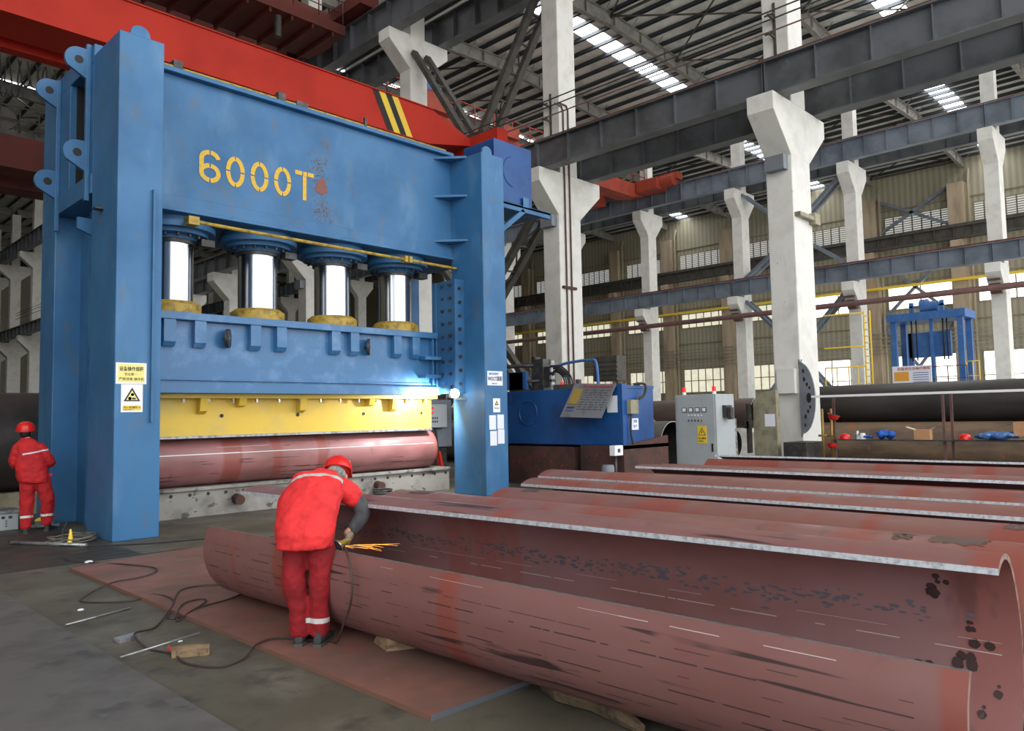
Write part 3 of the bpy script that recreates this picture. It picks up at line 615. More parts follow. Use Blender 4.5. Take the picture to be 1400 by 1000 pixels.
# corner gussets of the crown beam
for (z) in (7.42, 6.55, 5.55):
    g = MB(); g.add([(XR0,12.2,z),(XR0,12.75,z),(XR0-.5,12.75,z),(XR0,12.2,z+.05),(XR0,12.75,z+.05),(XR0-.5,12.75,z+.05)], [(0,1,2),(3,5,4),(0,2,5,3),(0,3,4,1),(1,4,5,2)]); g.build('gusset', BLUE, PR)
    g = MB(); g.add([(XL1,12.4,z),(XL1,12.75,z),(XL1+.2,12.75,z),(XL1,12.4,z+.05),(XL1,12.75,z+.05),(XL1+.2,12.75,z+.05)], [(0,1,2),(3,5,4),(0,2,5,3),(0,3,4,1),(1,4,5,2)]); g.build('gusset', BLUE, PR)
# conduit and clutter along the top edge
g = MB(); g.tube([(4.6,12.75,7.68),(11.1,12.75,7.68)], .035, 8); g.tube([(4.6,12.9,7.72),(11.1,12.9,7.72)], .03, 8)
g.build('top_hydraulic_line', YEL2, PR)
for q in ((5.05,5.2,12.7,12.85,7.63,7.8),(6.95,7.1,12.66,12.8,7.63,7.8),(7.35,7.6,12.7,12.9,7.63,7.76),(8.9,8.95,12.7,12.75,7.63,7.85)): g = MB(); g.box(*q); g.build('pipe_clamp', DKSTEEL, PR)
g = MB(); g.tube([(5.3,12.6,5.06),(5.8,12.6,5.05),(11.2,12.55,4.98)], .032, 8); g.box(5.24,5.42,12.5,12.7,4.98,5.12); g.box(9.75,9.83,12.5,12.65,4.94,5.07); g.box(9.86,9.94,12.5,12.65,4.94,5.07)
g.build('hydraulic_line', YEL2, PR)
# cylinders
for i, x in enumerate((5.36, 6.98, 8.62, 10.24)):
    cyo = MB(); cyo.lathe([(.01,5.3),(.64,5.3),(.64,5.1),(.72,5.1),(.72,5.0),(.6,5.0),(.6,4.93),(.42,4.93),(.42,4.86),(.01,4.86)][::-1], (x,13.5,0), 40); cy = cyo.build('cylinder', BLUE, PR, bevel=.004)
    for k in range(16):
        bl = MB(); a_ = 2*PI*(k+.5)/16; bl.lathe([(.005,-.05),(.032,-.05),(.032,.02),(.005,.02)], (x+.52*math.cos(a_), 13.5+.52*math.sin(a_), 4.93), 6, smooth=False)
        bl.build('bolt', DKSTEEL, cy)
    gl = MB(); gl.lathe([(.01,4.8),(.40,4.8),(.40,4.86),(.01,4.86)], (x,13.5,0), 40); gl.box(x+.36,x+.6,13.1,13.3,4.78,4.9); gl.build('gland_ring', DKSTEEL, cy)
    r_ = MB(); r_.lathe([(.01,3.62),(.358,3.62),(.358,4.95),(.01,4.95)], (x,13.5,0), 64); r_.build('piston_rod', CHROME, cy, bevel=0)
    y_ = MB(); y_.lathe([(.01,3.56),(.5,3.56),(.5,3.72),(.42,3.78),(.01,3.78)], (x,13.5,0), 36); y_.build('rod_foot', YEL2, cy)
# slide
sl = MB(); sl.box(4.55, 11.0, 12.95, 14.3, 3.43, 3.56); sl.box(4.55, 11.0, 13.1, 14.2, 2.3, 3.43); sl.box(4.55, 11.05, 12.95, 14.3, 2.18, 2.36); sl.box(4.55, 11.0, 13.05, 14.25, 2.40, 2.44)
SL = sl.build('slide', BLUESL, PR, bevel=.008)
for x in (5.04, 5.56, 6.58, 7.1, 8.28, 8.72, 9.8, 10.3):
    g = MB(); g.box(x, x+.2, 12.97, 13.1, 3.05, 3.43); g.prism([(12.97,3.05),(13.1,3.05),(13.1,2.97),(13.03,2.97)], 'X', x, x+.2); g.build('slide_rib', BLUESL, SL)
for x in (6.15, 9.15):
    g = MB(); g.lathe([(.01,0),(.17,0),(.17,.05),(.01,.05)], (x, 13.02, 3.16), 24, M=Matrix.Rotation(math.radians(52), 3, 'Z') @ Matrix.Rotation(PI/2, 3, 'X')); g.lathe([(.01,0),(.04,0),(.04,.12),(.01,.12)], (x, 13.08, 3.16), 12, M=Matrix.Rotation(PI/2, 3, 'X')); g.build('lifting_disc', DKSTEEL, SL)
g = MB(); g.box(10.55, 11.0, 12.85, 13.1, 2.95, 3.02); g.box(10.55, 11.0, 12.85, 13.1, 2.55, 2.62); g.box(10.85, 10.9, 12.98, 13.1, 2.4, 3.43); g.build('slide_bracket', BLUESL, SL)
g = MB(); g.box(10.98, 11.25, 12.35, 12.42, 2.2, 4.7); g.box(11.02, 11.25, 12.42, 13.0, 2.2, 4.7); g.box(10.98, 11.25, 13.0, 13.12, 2.2, 4.7); GD = g.build('guide_rail', BLUED, PR, bevel=.006)
for k in range(9):
    for (x, y) in ((11.02, 12.55), (11.02, 12.8)): g = MB(); g.lathe([(.004,0),(.035,0),(.035,.05),(.004,.05)], (x, y, 2.35+k*.28), 8, M=Matrix.Rotation(-PI/2, 3, 'Y'), smooth=False); g.build('bolt', DKSTEEL, GD)
for k in range(8): g = MB(); g.lathe([(.004,0),(.035,0),(.035,.05),(.004,.05)], (11.1, 12.35, 2.4+k*.3), 8, M=Matrix.Rotation(PI/2, 3, 'X'), smooth=False); g.build('bolt', DKSTEEL, GD)
# yellow upper tool
y_ = MB(); y_.box(4.6, 11.15, 13.4, 13.62, 1.44, 2.18); y_.box(4.6, 11.17, 13.2, 14.1, 2.1, 2.18); YD = y_.build('upper_tool', YEL, PR, bevel=.006)
g = MB(); g.box(4.6, 11.15, 13.37, 13.66, 1.40, 1.44); g.build('tool_edge', LTSTEEL, YD)
for x in (5.78, 6.5, 7.74, 9.35, 9.95):
    s_ = .28 if x in (5.78, 7.74, 9.95) else .16
    g = MB(); g.prism([(13.4,2.1),(13.22,2.1),(13.26,2.1-s_*.8),(13.4,2.1-s_)], 'X', x, x+.14); g.build('tool_rib', YEL, YD)
for x in (6.24, 7.77, 9.31, 10.86): g = MB(); g.lathe([(.004,0),(.035,0),(.035,.01),(.004,.01)], (x, 13.4, 1.79), 12, M=Matrix.Rotation(PI/2, 3, 'X')); g.build('bolt_hole', BLACKP, YD)
x = 5.5
while x < 11: g = MB(); g.lathe([(.004,0),(.025,0),(.025,.07),(.004,.07)], (x, 13.28, 2.03), 8); g.build('clamp_bolt', LTSTEEL, YD); x += .45
# bed
bd = MB(); bd.box(4.55, 11.8, 13.55, 14.9, 0, .5); bd.box(4.55, 11.8, 13.5, 14.95, .47, .53); BD = bd.build('press_bed', BASEM, PR, bevel=.01)
x = 4.75
while x < 11.7: g = MB(); g.lathe([(.004,0),(.03,0),(.03,.01),(.004,.01)], (x, 13.55, .4), 10, M=Matrix.Rotation(PI/2, 3, 'X')); g.build('bolt_hole', BLACKP, BD); x += .33
for x in (6.6, 9.75):
    g = MB(); g.tube([(x,13.55,.27),(x-.02,13.35,.25)], .09, 14); g.build('bed_lug', RUST, BD)
g = MB(); g.box(11.2, 11.75, 14.5, 14.9, .53, 1.35); g.build('end_support', BASEM, BD)
# flood light by the right column
LT = thing('flood_lamp', 'glaring white work lamp between the yellow tool and right press column', 'lamp', (10.85, 12.3, 2.1))
g = MB(); g.box(10.77, 10.93, 12.28, 12.36, 2.1, 2.28); g.box(10.9, 11.26, 12.3, 12.33, 2.06, 2.1); g.build('housing', LTSTEEL, LT)
g = MB(); g.lathe([(.002,0),(.095,0),(.095,.03),(.002,.03)], (10.85,12.25,2.19), 20, M=Matrix.Rotation(math.radians(-35),3,'Z') @ Matrix.Rotation(PI/2,3,'X')); g.build('lens', LAMPW, LT)
# upper right valve box on its platform
g = MB(); g.box(12.9, 14.25, 13.0, 14.1, 7.0, 8.52); VB = g.build('valve_box', TANKB, PR, bevel=.01)
g = MB(); g.tube([(13.55+.34*math.cos(math.radians(a_)), 12.99, 7.8+.38*math.sin(math.radians(a_))) for a_ in range(100, 275, 12)], .009, 6); g.build('round_hatch', TANKB, VB)
g = MB(); g.box(11.93, 14.9, 12.95, 13.07, 6.82, 6.98); g.box(11.93, 14.9, 12.95, 14.2, 6.92, 6.97); g.box(13.85, 14.05, 12.93, 12.95, 6.95, 7.2); PL = g.build('platform', BLUE, PR)
g = MB(); g.bar((11.98, 13.0, 5.4), (13.9, 13.0, 6.86), .1, .12); g.build('platform_strut', BLUE, PL)
g = MB(); g.box(11.94, 12.0, 11.85, 11.9, 6.0, 6.6); g.build('level_gauge', LTSTEEL, c2)
# signs on the columns
def plate(x0, x1, z0, z1, y, m, parent, label, t_=.006, name='notice'):
    mb = MB(); mb.box(x0, x1, y-t_, y, z0, z1); o = mb.build(name, m, parent); o['label'] = label; return o
s1 = plate(3.885, 4.31, 2.26, 2.57, 11.73, OFFW, c1, 'white and yellow printed notice plate'); s2 = plate(3.96, 4.26, 1.85, 2.255, 11.73, WHITE, c1, 'white warning plate with triangle')
plate(3.915, 4.28, 2.285, 2.55, 11.723, YPALE, s1, 'yellow printed field', .002, 'printed_field')
text('设备操作规程', (3.93, 11.72, 2.455), .07, INK, s1, sx=.8, bold=.001); text('安全第一', (4.0, 11.72, 2.385), .045, INK, s1); text('严禁违章 操作机', (3.925, 11.72, 2.315), .048, INK, s1)
def tri(cx, cz, r, y, m, parent, name):
    mb = MB(); mb.add([(cx+r*math.cos(math.radians(a_)), y, cz+r*math.sin(math.radians(a_))) for a_ in (90, 210, 330)], [(0,1,2)]); return mb.build(name, m, parent, fix=False)
tri(4.11, 2.075, .135, 11.722, INK, s2, 'triangle'); tri(4.11, 2.073, .092, 11.720, YPALE, s2, 'triangle')
g = MB(); g.lathe([(.001,0),(.022,0)], (4.115,11.718,2.105), 12, M=Matrix.Rotation(PI/2, 3, 'X')); g.lathe([(.001,0),(.024,0)], (4.08,11.718,2.05), 12, M=Matrix.Rotation(PI/2, 3, 'X')); g.box(4.11,4.16,11.717,11.719,2.035,2.06); g.build('hand_symbol', INK, s2, fix=False)
plate(3.985, 4.235, 1.875, 1.945, 11.723, YSIGN, s2, 'yellow caption field', .002, 'printed_field'); text('当心机械伤人', (3.99, 11.72, 1.905), .041, INK, s2); text('Danger machinery', (3.995, 11.72, 1.88), .018, INK, s2)
s3 = plate(11.32, 11.78, 2.35, 2.66, 11.73, OFFW, c2, 'white notice with WOCT lettering'); text('油压机操作', (11.36, 11.722, 2.58), .06, INKB, s3); text('WOCT准和', (11.335, 11.722, 2.455), .115, INK, s3, sx=.72, bold=.002); text('注意安全生产', (11.44, 11.722, 2.38), .03, INKB, s3)
s4 = plate(11.48, 11.69, 1.77, 2.07, 11.73, WHITE, c2, 'small white warning plate with triangle'); tri(11.585, 1.96, .07, 11.722, INK, s4, 'triangle'); tri(11.585, 1.96, .035, 11.72, YSIGN, s4, 'triangle'); text('当心伤人', (11.51, 11.722, 1.845), .04, INKB, s4)
for i, (x, z) in enumerate(((11.36, 1.4), (11.6, 1.41), (11.38, 1.06), (11.61, 1.09))):
    plate(x, x+.2, z, z+.31, 11.73, OFFW, c2, 'blank white sheet', .003, 'paper_sheet')

# rounded steel pipe being formed in the press
def ringpipe(c, r, th, a, b_, axis, gap=None, n=48, mi_edge=1, mi_in=2):
    # closed tube wall with thickness, along an axis
    mb = MB(); vs = []
    for t_ in (a, b_):
        for rr in (r, r-th):
            for k in range(n):
                q = 2*PI*k/n; p, z = c[0]+rr*math.cos(q), c[1]+rr*math.sin(q)
                vs.append((t_, p, z) if axis == 'X' else (p, t_, z))
    fo = [(k, (k+1) % n, 2*n+(k+1) % n, 2*n+k) for k in range(n)]; fi = [(n+k, 3*n+k, 3*n+(k+1) % n, n+(k+1) % n) for k in range(n)]
    e0 = [(k, n+k, n+(k+1) % n, (k+1) % n) for k in range(n)]; e1 = [(2*n+k, 2*n+(k+1) % n, 3*n+(k+1) % n, 3*n+k) for k in range(n)]
    mb.add(vs, fo, 0, True); b0 = len(mb.v)-len(vs)
    for F, mi, sm in ((fi, mi_in, True), (e0+e1, mi_edge, False)):
        for f_ in F: mb.f.append([b0+i for i in f_]); mb.m.append(mi); mb.sm.append(sm)
    return mb
o = ringpipe((13.88, .985), .45, .03, 4.62, 11.35, 'X').build('formed_pipe', [PIPEX, STEELG, PIPEIN]); tag(o, 'reddish steel pipe clamped under the yellow tool of the press', 'pipe')
g = MB(); a_ = math.radians(196); 
for (x0, x1, wd) in ((4.7, 6.6, .010), (6.6, 9.4, .006), (9.4, 11.25, .005)):
    g.add([(x0,13.88+.452*math.cos(a_),.985-.452*math.sin(a_)-wd),(x1,13.88+.452*math.cos(a_),.985-.452*math.sin(a_)-wd),(x1,13.88+.452*math.cos(a_),.985-.452*math.sin(a_)+wd),(x0,13.88+.452*math.cos(a_),.985-.452*math.sin(a_)+wd)], [(0,1,2,3)])
g.build('chalk_line', CHALK, o, fix=False)
for zz, xx0, xx1 in ((1.22, 6.2, 7.2),):
    yy = 13.88-math.sqrt(.4525**2-(zz-.985)**2)
    g = MB(); g.box(xx0, xx1, yy-.001, yy+.002, zz-.0015, zz+.0015); g.build('chalk_line', CHALK, o)

# things behind the press on the right
t = thing('control_cabinet', 'dark grey cabinet behind the press bed with a push-button box', 'cabinet', (13.0, 15.6, 0))
g = MB(); g.box(12.3, 13.6, 15.5, 16.0, .9, 2.15); g.build('body', GREYD, t, bevel=.01); g = MB(); g.box(12.35, 13.5, 15.6, 15.9, 0, .9); g.build('stand', DKSTEEL, t)
g = MB(); g.box(12.62, 13.25, 15.28, 15.5, 1.42, 2.02); cbx = g.build('button_box', GREYP, t, bevel=.008)
g = MB(); g.box(12.72,12.79,15.265,15.28,1.9,1.95); g.box(12.72,12.78,15.265,15.28,1.78,1.82); g.build('red_button', REDL, cbx)
g = MB()
for i in range(4):
    for j in range(2): g.box(12.68+i*.07, 12.71+i*.07, 15.265, 15.28, 1.55+j*.09, 1.6+j*.09)
g.build('black_button', BLACKP, cbx)
g = MB(); g.tube([(12.85,15.4,1.42),(12.87,15.35,.9),(12.95,15.3,.2)], .03, 8); g.tube([(12.95,15.4,1.42),(12.97,15.35,.9),(13.05,15.3,.2)], .03, 8); g.build('cable', CABLE, t)
g = MB(); g.prism([(15.0, .0), (15.3, .0), (15.3, .8), (15.22, .8)], 'X', 12.9, 12.97); tag(g.build('jack_bracket', RED), 'small red steel bracket in the gap behind the right press column', 'bracket')

# ================================================================== OPEN FORMED PIPES
def cpipe(name, cx, r, a0, a1, y0, y1, label, mo, th=.024, z0=.0, lip=None, flat=None, n=40, cut='y'):
    # wall from angle a0 to a1 (degrees, anticlockwise, 0 = +X) ; opening between a1 and a0
    out = []; inn = []
    for i in range(n+1):
        a_ = math.radians(a0+(a1-a0)*i/n); out.append((cx+r*math.cos(a_), z0+r+r*math.sin(a_))); inn.append((cx+(r-th)*math.cos(a_), z0+r+(r-th)*math.sin(a_)))
    e_ = math.radians(a1+2.2); inn[-1] = (cx+(r-th)*math.cos(e_), z0+r+(r-th)*math.sin(e_))
    e_ = math.radians(a0-3); inn[0] = (cx+(r-th)*math.cos(e_), z0+r+(r-th)*math.sin(e_))
    return strip(out, inn, y0, y1, name, label, mo)
def strip(out, inn, y0, y1, name, label, mo, ny=1, out2=None, inn2=None, edge=STEELG, inner=PIPEIN):
    n = len(out); mb = MB(); out2 = out2 or out; inn2 = inn2 or inn
    vs = [(p[0], y0, p[1]) for p in out]+[(p[0], y0, p[1]) for p in inn]+[(p[0], y1, p[1]) for p in out2]+[(p[0], y1, p[1]) for p in inn2]
    mb.add(vs, [(k, k+1, 2*n+k+1, 2*n+k) for k in range(n-1)], 0, True); b0 = 0
    for k in range(n-1): mb.f.append([n+k, 3*n+k, 3*n+k+1, n+k+1]); mb.m.append(2); mb.sm.append(True)
    for k in range(n-1):
        mb.f.append([k, n+k, n+k+1, k+1]); mb.m.append(3); mb.sm.append(False)
        mb.f.append([2*n+k, 2*n+k+1, 3*n+k+1, 3*n+k]); mb.m.append(3); mb.sm.append(False)
    mb.f.append([0, 2*n, 3*n, n]); mb.m.append(4); mb.sm.append(False)
    mb.f.append([n-1, 2*n-1, 4*n-1, 3*n-1]); mb.m.append(1); mb.sm.append(False)
    o = mb.build(name, [mo, edge, inner, RENDE, EDGED]); tag(o, label, 'pipe', 'open-seam steel pipes laid in a row'); return o
EDGED = M_('dull_steel_edge', (112,112,112), .55, .2, c2=(84,84,86), ns=20)
RENDE = M_('sawn_pipe_end', (150,126,116), .5, .2, c2=(110,90,84), ns=20)
def smoothline(pts, k=6):
    # Catmull-Rom
    P_ = [Vector(p) for p in pts]; out = []
    for i in range(len(P_)-1):
        p0 = P_[max(i-1,0)]; p1 = P_[i]; p2 = P_[i+1]; p3 = P_[min(i+2, len(P_)-1)]
        for j in range(k):
            t_ = j/k; out.append(.5*((2*p1)+(p2-p0)*t_+(2*p0-5*p1+4*p2-p3)*t_*t_+(3*p1-p0-3*p2+p3)*t_**3))
    out.append(P_[-1]); return out
def offset(pts, d):
    o = []
    for i, p in enumerate(pts):
        a = pts[max(i-1,0)]; b_ = pts[min(i+1,len(pts)-1)]; t_ = (b_-a).normalized(); o.append(p+Vector((-t_.y, t_.x))*d)
    return o
prof0 = [(3.27,.71),(3.215,.60),(3.20,.45),(3.25,.28),(3.37,.14),(3.53,.055),(3.70,.03),(3.86,.06),(4.0,.17),(4.11,.34),(4.165,.55),(4.15,.75),(4.08,.93),(4.01,1.02),(3.93,1.055),(3.85,1.045),(3.79,1.01)]
prof1 = [(3.17,.72),(3.13,.62),(3.12,.45),(3.18,.27),(3.31,.13),(3.48,.055),(3.66,.03),(3.83,.06),(3.97,.17),(4.06,.34),(4.09,.55),(4.06,.75),(3.97,.93),(3.85,1.03),(3.70,1.065),(3.58,1.05),(3.48,1.02)]
o0 = smoothline(prof0); o1 = smoothline(prof1)
def lipped(pts):
    q = offset(pts, .026); d = (q[-1]-q[-2]).normalized(); q[-1] = q[-1]+d*.014; d = (q[0]-q[1]).normalized(); q[0] = q[0]+d*.012; return q
P1 = strip(o0, lipped(o0), .82, 7.05, 'open_pipe', 'nearest open-seam red pipe that the bending worker is grinding', PIPE1, out2=o1, inn2=lipped(o1))
# chalk lines and stains inside / outside of P1
def onprof(i, y, prof_a, prof_b, eps=0):
    t_ = (y-.82)/(7.05-.82); return prof_a[i].lerp(prof_b[i], t_)
in0 = offset(o0, .0275); in1 = offset(o1, .0275); ou0 = offset(o0, -.0015); ou1 = offset(o1, -.0015)
def along(pa, pb, fi, y0, y1, wd, m, name, dash=None, jitter=0):
    mb = MB(); y = y0
    while y < y1:
        L_ = random.uniform(*dash) if dash else (y1-y0); ye = min(y+L_, y1)
        def P_(yy, s_):
            i = int(fi); fr = fi-i+jitter*random.uniform(-1,1); t_ = (yy-.82)/6.23
            p = pa[i].lerp(pa[i+1], fr).lerp(pb[i].lerp(pb[i+1], fr), t_); d = (pa[i+1]-pa[i]).normalized()*s_*wd/2
            return (p.x+d.x, yy, p.y+d.y)
        mb.add([P_(y,-1), P_(ye,-1), P_(ye,1), P_(y,1)], [(0,1,2,3)])
        y = ye + (random.uniform(.05,1.15)**2*(dash[1] if dash else 1)+.01)
    o = mb.build(name, m, P1, fix=False); o['kind'] = 'stuff'; return o
DASHM = M_('press_mark', (60,46,47), .6)
CHALK3 = M_('worn_chalk', (178,168,164), .9)
along(in0, in1, 60.0, .9, 6.6, .0045, CHALK3, 'chalk_line', (.04,.3)); along(in0, in1, 61.6, .9, 5.6, .002, CHALK3, 'chalk_line', (.1,.6))
CHALK2 = M_('faint_chalk', (186,172,168), .9)
along(ou0, ou1, 3.2, 1.3, 2.4, .004, CHALK2, 'chalk_line', (.1,.35)); along(ou0, ou1, 3.2, 2.4, 4.4, .002, CHALK2, 'chalk_line', (.2,.6))
for fi in (7, 9.5, 12, 14.5, 17, 19.5, 22, 24.5, 26.5, 28.5):
    along(ou0, ou1, fi+random.uniform(-.3,.3), 1.0, 6.9, random.choice((.003,.0045,.006)), DASHM, 'press_marks', (.04,.3))
STAIN = M_('oil_stain', (58,42,42), .4)
def stain(y, fi, r, n=1):
    mb = MB()
    for q in range(n):
        yy = y+random.uniform(-1,1)*r*1.3; ff = fi+random.uniform(-1,1)*r*20; i = int(max(1, min(ff, len(in0)-3))); t_ = (yy-.82)/6.23
        c_ = in0[i].lerp(in1[i], t_); d = (in0[i+1]-in0[i]).normalized(); k = 14; rr = r*random.uniform(.35,1)
        nx = Vector((-d.y, d.x))*.001
        mb.add([(c_.x+nx.x*q+d.x*rr*math.sin(2*PI*j/k)*random.uniform(.8,1.1), yy+rr*math.cos(2*PI*j/k)*random.uniform(.8,1.1), c_.y+nx.y*q+d.y*rr*math.sin(2*PI*j/k)*random.uniform(.8,1.1)) for j in range(k)], [tuple(range(k))])
    mb.build('oil_stain', STAIN, P1, fix=False)
stain(1.18, 69, .033, 4); stain(1.12, 71, .02, 3); stain(.98, 61.5, .028, 5); stain(1.02, 64, .02, 4); stain(1.24, 57.5, .03, 7); stain(.93, 56, .024, 3); stain(.95, 53, .022, 2); stain(1.05, 59, .03, 6)
SCALEM = M_('mill_scale', (84,82,90), .5); mb = MB()
for q in range(420):
    yy = .95+5.4*random.random()**.8; fi = 64.3+random.gauss(0, .9)+.5*math.sin(yy*5); i = int(fi); fr = fi-i; t_ = (yy-.82)/6.23
    p = in0[i].lerp(in0[i+1], fr).lerp(in1[i].lerp(in1[i+1], fr), t_); r1 = random.uniform(.008,.034); r2 = random.uniform(.004,.013)
    mb.add([(p.x, yy+r1*math.cos(2*PI*j/6)*random.uniform(.6,1.2), p.y+r2*math.sin(2*PI*j/6)*random.uniform(.6,1.2)) for j in range(6)], [tuple(range(6))])
o = mb.build('scale_marks', SCALEM, P1, fix=False); o['kind'] = 'stuff'
# the rest of the row
ROW = [(4.67,.495,6.1,None,0),(5.66,.478,5.6,None,0),(6.62,.483,6.1,117,55),(7.60,.49,6.7,121,40),(8.61,.505,5.97,105,19),(9.60,.475,6.26,None,0),(10.65,.517,6.0,91,24)]
LR = ['second red pipe, just behind the one being ground, brown smears on top', 'third red pipe with brown smears on its top, just before the first black gap', 'fourth pipe of the row, its silver lip hanging over the nearest black gap', 'fifth pipe of the row, with the brightest silver lip', 'sixth pipe of the row, with a narrow black slot along its top',
      'seventh pipe of the row, lowest and without a visible lip', 'farthest pipe of the row, in front of the light grey cabinet']
for i, (cx, r, yl, a1, sp) in enumerate(ROW):
    if a1 is None: a1, sp = 268, 30
    cpipe('open_pipe', cx, r, a1-360+sp, a1, random.uniform(.1, .5), yl, LR[i], PIPEB[i % 3], z0=.0)
# brown tape-like smears on the second and third pipes
SMEAR = M_('brown_smear', (96,74,66), .6, c2=(84,64,58), ns=8)
def smear(o, cx, r, y0, y1, a0, a1):
    mb = MB(); n = 8; ys_ = [y0+(y1-y0)*j/6 for j in range(7)]
    vs = []
    for j, y in enumerate(ys_):
        for k in range(n+1):
            a_ = math.radians(a0+(a1-a0)*k/n + random.uniform(-2,2)); vs.append((cx+(r+.0015)*math.cos(a_), y+random.uniform(-.02,.02), r+(r+.0015)*math.sin(a_)))
    mb.add(vs, [(j*(n+1)+k, j*(n+1)+k+1, (j+1)*(n+1)+k+1, (j+1)*(n+1)+k) for j in range(6) for k in range(n)], 0, True); mb.build('smear', SMEAR, o, fix=False)
pips = [x for x in C.objects if x.name.startswith('open_pipe')]
smear(pips[1], 4.67, .495, 1.05, 1.3, 84, 104); smear(pips[1], 4.67, .495, 1.4, 1.5, 90, 104); smear(pips[2], 5.66, .478, 1.05, 1.15, 88, 104); smear(pips[1], 4.67, .495, 5.6, 5.85, 84, 104); smear(pips[2], 5.66, .478, 5.1, 5.3, 84, 104)

# ================================================================== FLOOR PLATES AND LITTER
g = MB(); g.add([(2.80,3.40,.005),(4.75,3.36,.005),(4.75,10.25,.005),(2.83,9.95,.005),(2.80,3.40,.032),(4.75,3.36,.032),(4.75,10.25,.032),(2.83,9.95,.032)], [(0,3,2,1)],0); g.add([(2.80,3.40,.032),(4.75,3.36,.032),(4.75,10.25,.032),(2.83,9.95,.032)], [(0,1,2,3)],0)
g.add([(2.80,3.40,.0),(4.75,3.36,.0),(4.75,3.36,.032),(2.80,3.40,.032)], [(0,1,2,3)],1); g.add([(4.75,3.36,.0),(4.75,10.25,.0),(4.75,10.25,.032),(4.75,3.36,.032)], [(0,1,2,3)],1)
g.add([(4.75,10.25,.0),(2.83,9.95,.0),(2.83,9.95,.032),(4.75,10.25,.032)], [(0,1,2,3)],2); g.add([(2.83,9.95,.0),(2.80,3.40,.0),(2.80,3.40,.032),(2.83,9.95,.032)], [(0,1,2,3)],2)
tag(g.build('steel_plate', [RPLATE, M_('plate_cut_edge', (92,98,108), .5, .2), M_('plate_rolled_edge', (118,84,72), .6)]), 'flat red-primed steel plate on the floor under the worker', 'plate')
g = MB(); g.box(-3, 1.98, -2.5, 9.25, 0, .03); tag(g.build('steel_plate', DKPLATE), 'dark grey steel floor plate in the bottom left corner', 'plate')
g = MB(); g.box(-6, 12, 10.36, 10.39, .0, .004); g.build('trim_30', BLACKP)['kind'] = 'structure'
g = MB(); g.box(-6, 3.8, 10.39, 20, .0, .006); struct(g.build('trim_31', M_('dark_floor_strip', (58,56,50), .5, c2=(46,44,40), ns=1.0, layers=[((84,82,76), 3, (1,1,1), .6, .75, .5)], rvar=.2)), 'darker oiled floor by the press')
# wooden wedge
g = MB(); g.add([(3.41,4.80,.033),(3.33,4.53,.033),(3.58,4.40,.033),(3.62,4.48,.033),(3.44,4.76,.155),(3.36,4.55,.135),(3.58,4.40,.045),(3.62,4.48,.05)], [(0,1,2,3),(4,5,6,7),(0,1,5,4),(1,2,6,5),(2,3,7,6),(3,0,4,7)])
tag(g.build('wood_wedge', WOOD, bevel=.008), 'split wooden wedge under the front of the near pipe', 'wedge')
g = MB(); g.tube([(3.55,3.22,.04),(3.5,3.05,.06),(3.52,2.8,.065),(3.48,2.6,.05),(3.42,2.42,.035)], [.03,.06,.065,.055,.03], 7, smooth=False); tag(g.build('wood_log', BARK), 'rough broken wood log under the pipe at bottom centre', 'log')
# blocks, rods
def rbox(cx, cy, z0, lx, ly, lz, rz, m, name, label, cat):
    mb = MB(); mb.box(-lx/2, lx/2, -ly/2, ly/2, 0, lz); o = mb.build(name, m, bevel=.003); o.location = (cx, cy, z0); o.rotation_euler.z = rz; return tag(o, label, cat)
rbox(2.24, 6.42, 0, .17, .1, .035, .2, [LTSTEEL], 'steel_block', 'small rusty-topped steel block on the floor beside the cable', 'block')
rbox(2.40, 5.62, 0, .26, .035, .085, math.radians(-35), [WOOD], 'wood_plank', 'short wooden offcut on the floor beside the dark plate', 'plank')
def rod(p, q, r, m, name, label, cat): mb = MB(); mb.tube([p, q], r, 8); return tag(mb.build(name, m), label, cat)
rod((2.00,5.86,.04),(2.55,5.82,.1), .008, LTSTEEL, 'steel_rod', 'thin bright rod leaning on the wooden offcut', 'rod')
rod((2.04,7.26,.012),(2.62,7.45,.012), .009, LTSTEEL, 'steel_rod', 'thin bent steel rod on the floor above the dark plate', 'rod')
rod((2.87,12.75,.03),(3.5,11.60,.03), .026, LTSTEEL, 'steel_bar', 'long bright steel bar lying left of the press column', 'bar')
for i, (x, y, s_) in enumerate(((3.13,10.28,.05),(4.35,10.15,.05),(4.75,10.1,.06),(4.42,10.1,.03),(2.3,7.75,.03),(2.5,6.05,.02))):
    g = MB(); g.ell((x, y, .035 if x < 4.7 and x > 2.9 and y < 10 else s_*.3), s_, s_*.7, s_*.35, 8, 5); tag(g.build('rag_scrap', OFFW), ['white scrap where the hose crosses the floor joint', 'white paper scrap on the plate edge near the pipe end', 'largest white scrap beside the pipe end', 'tiny white scrap beside a larger one near the pipe end', 'small pale scrap on the floor by the dark plate', 'tiny pale scrap between the hose and steel block'][i], 'scrap')
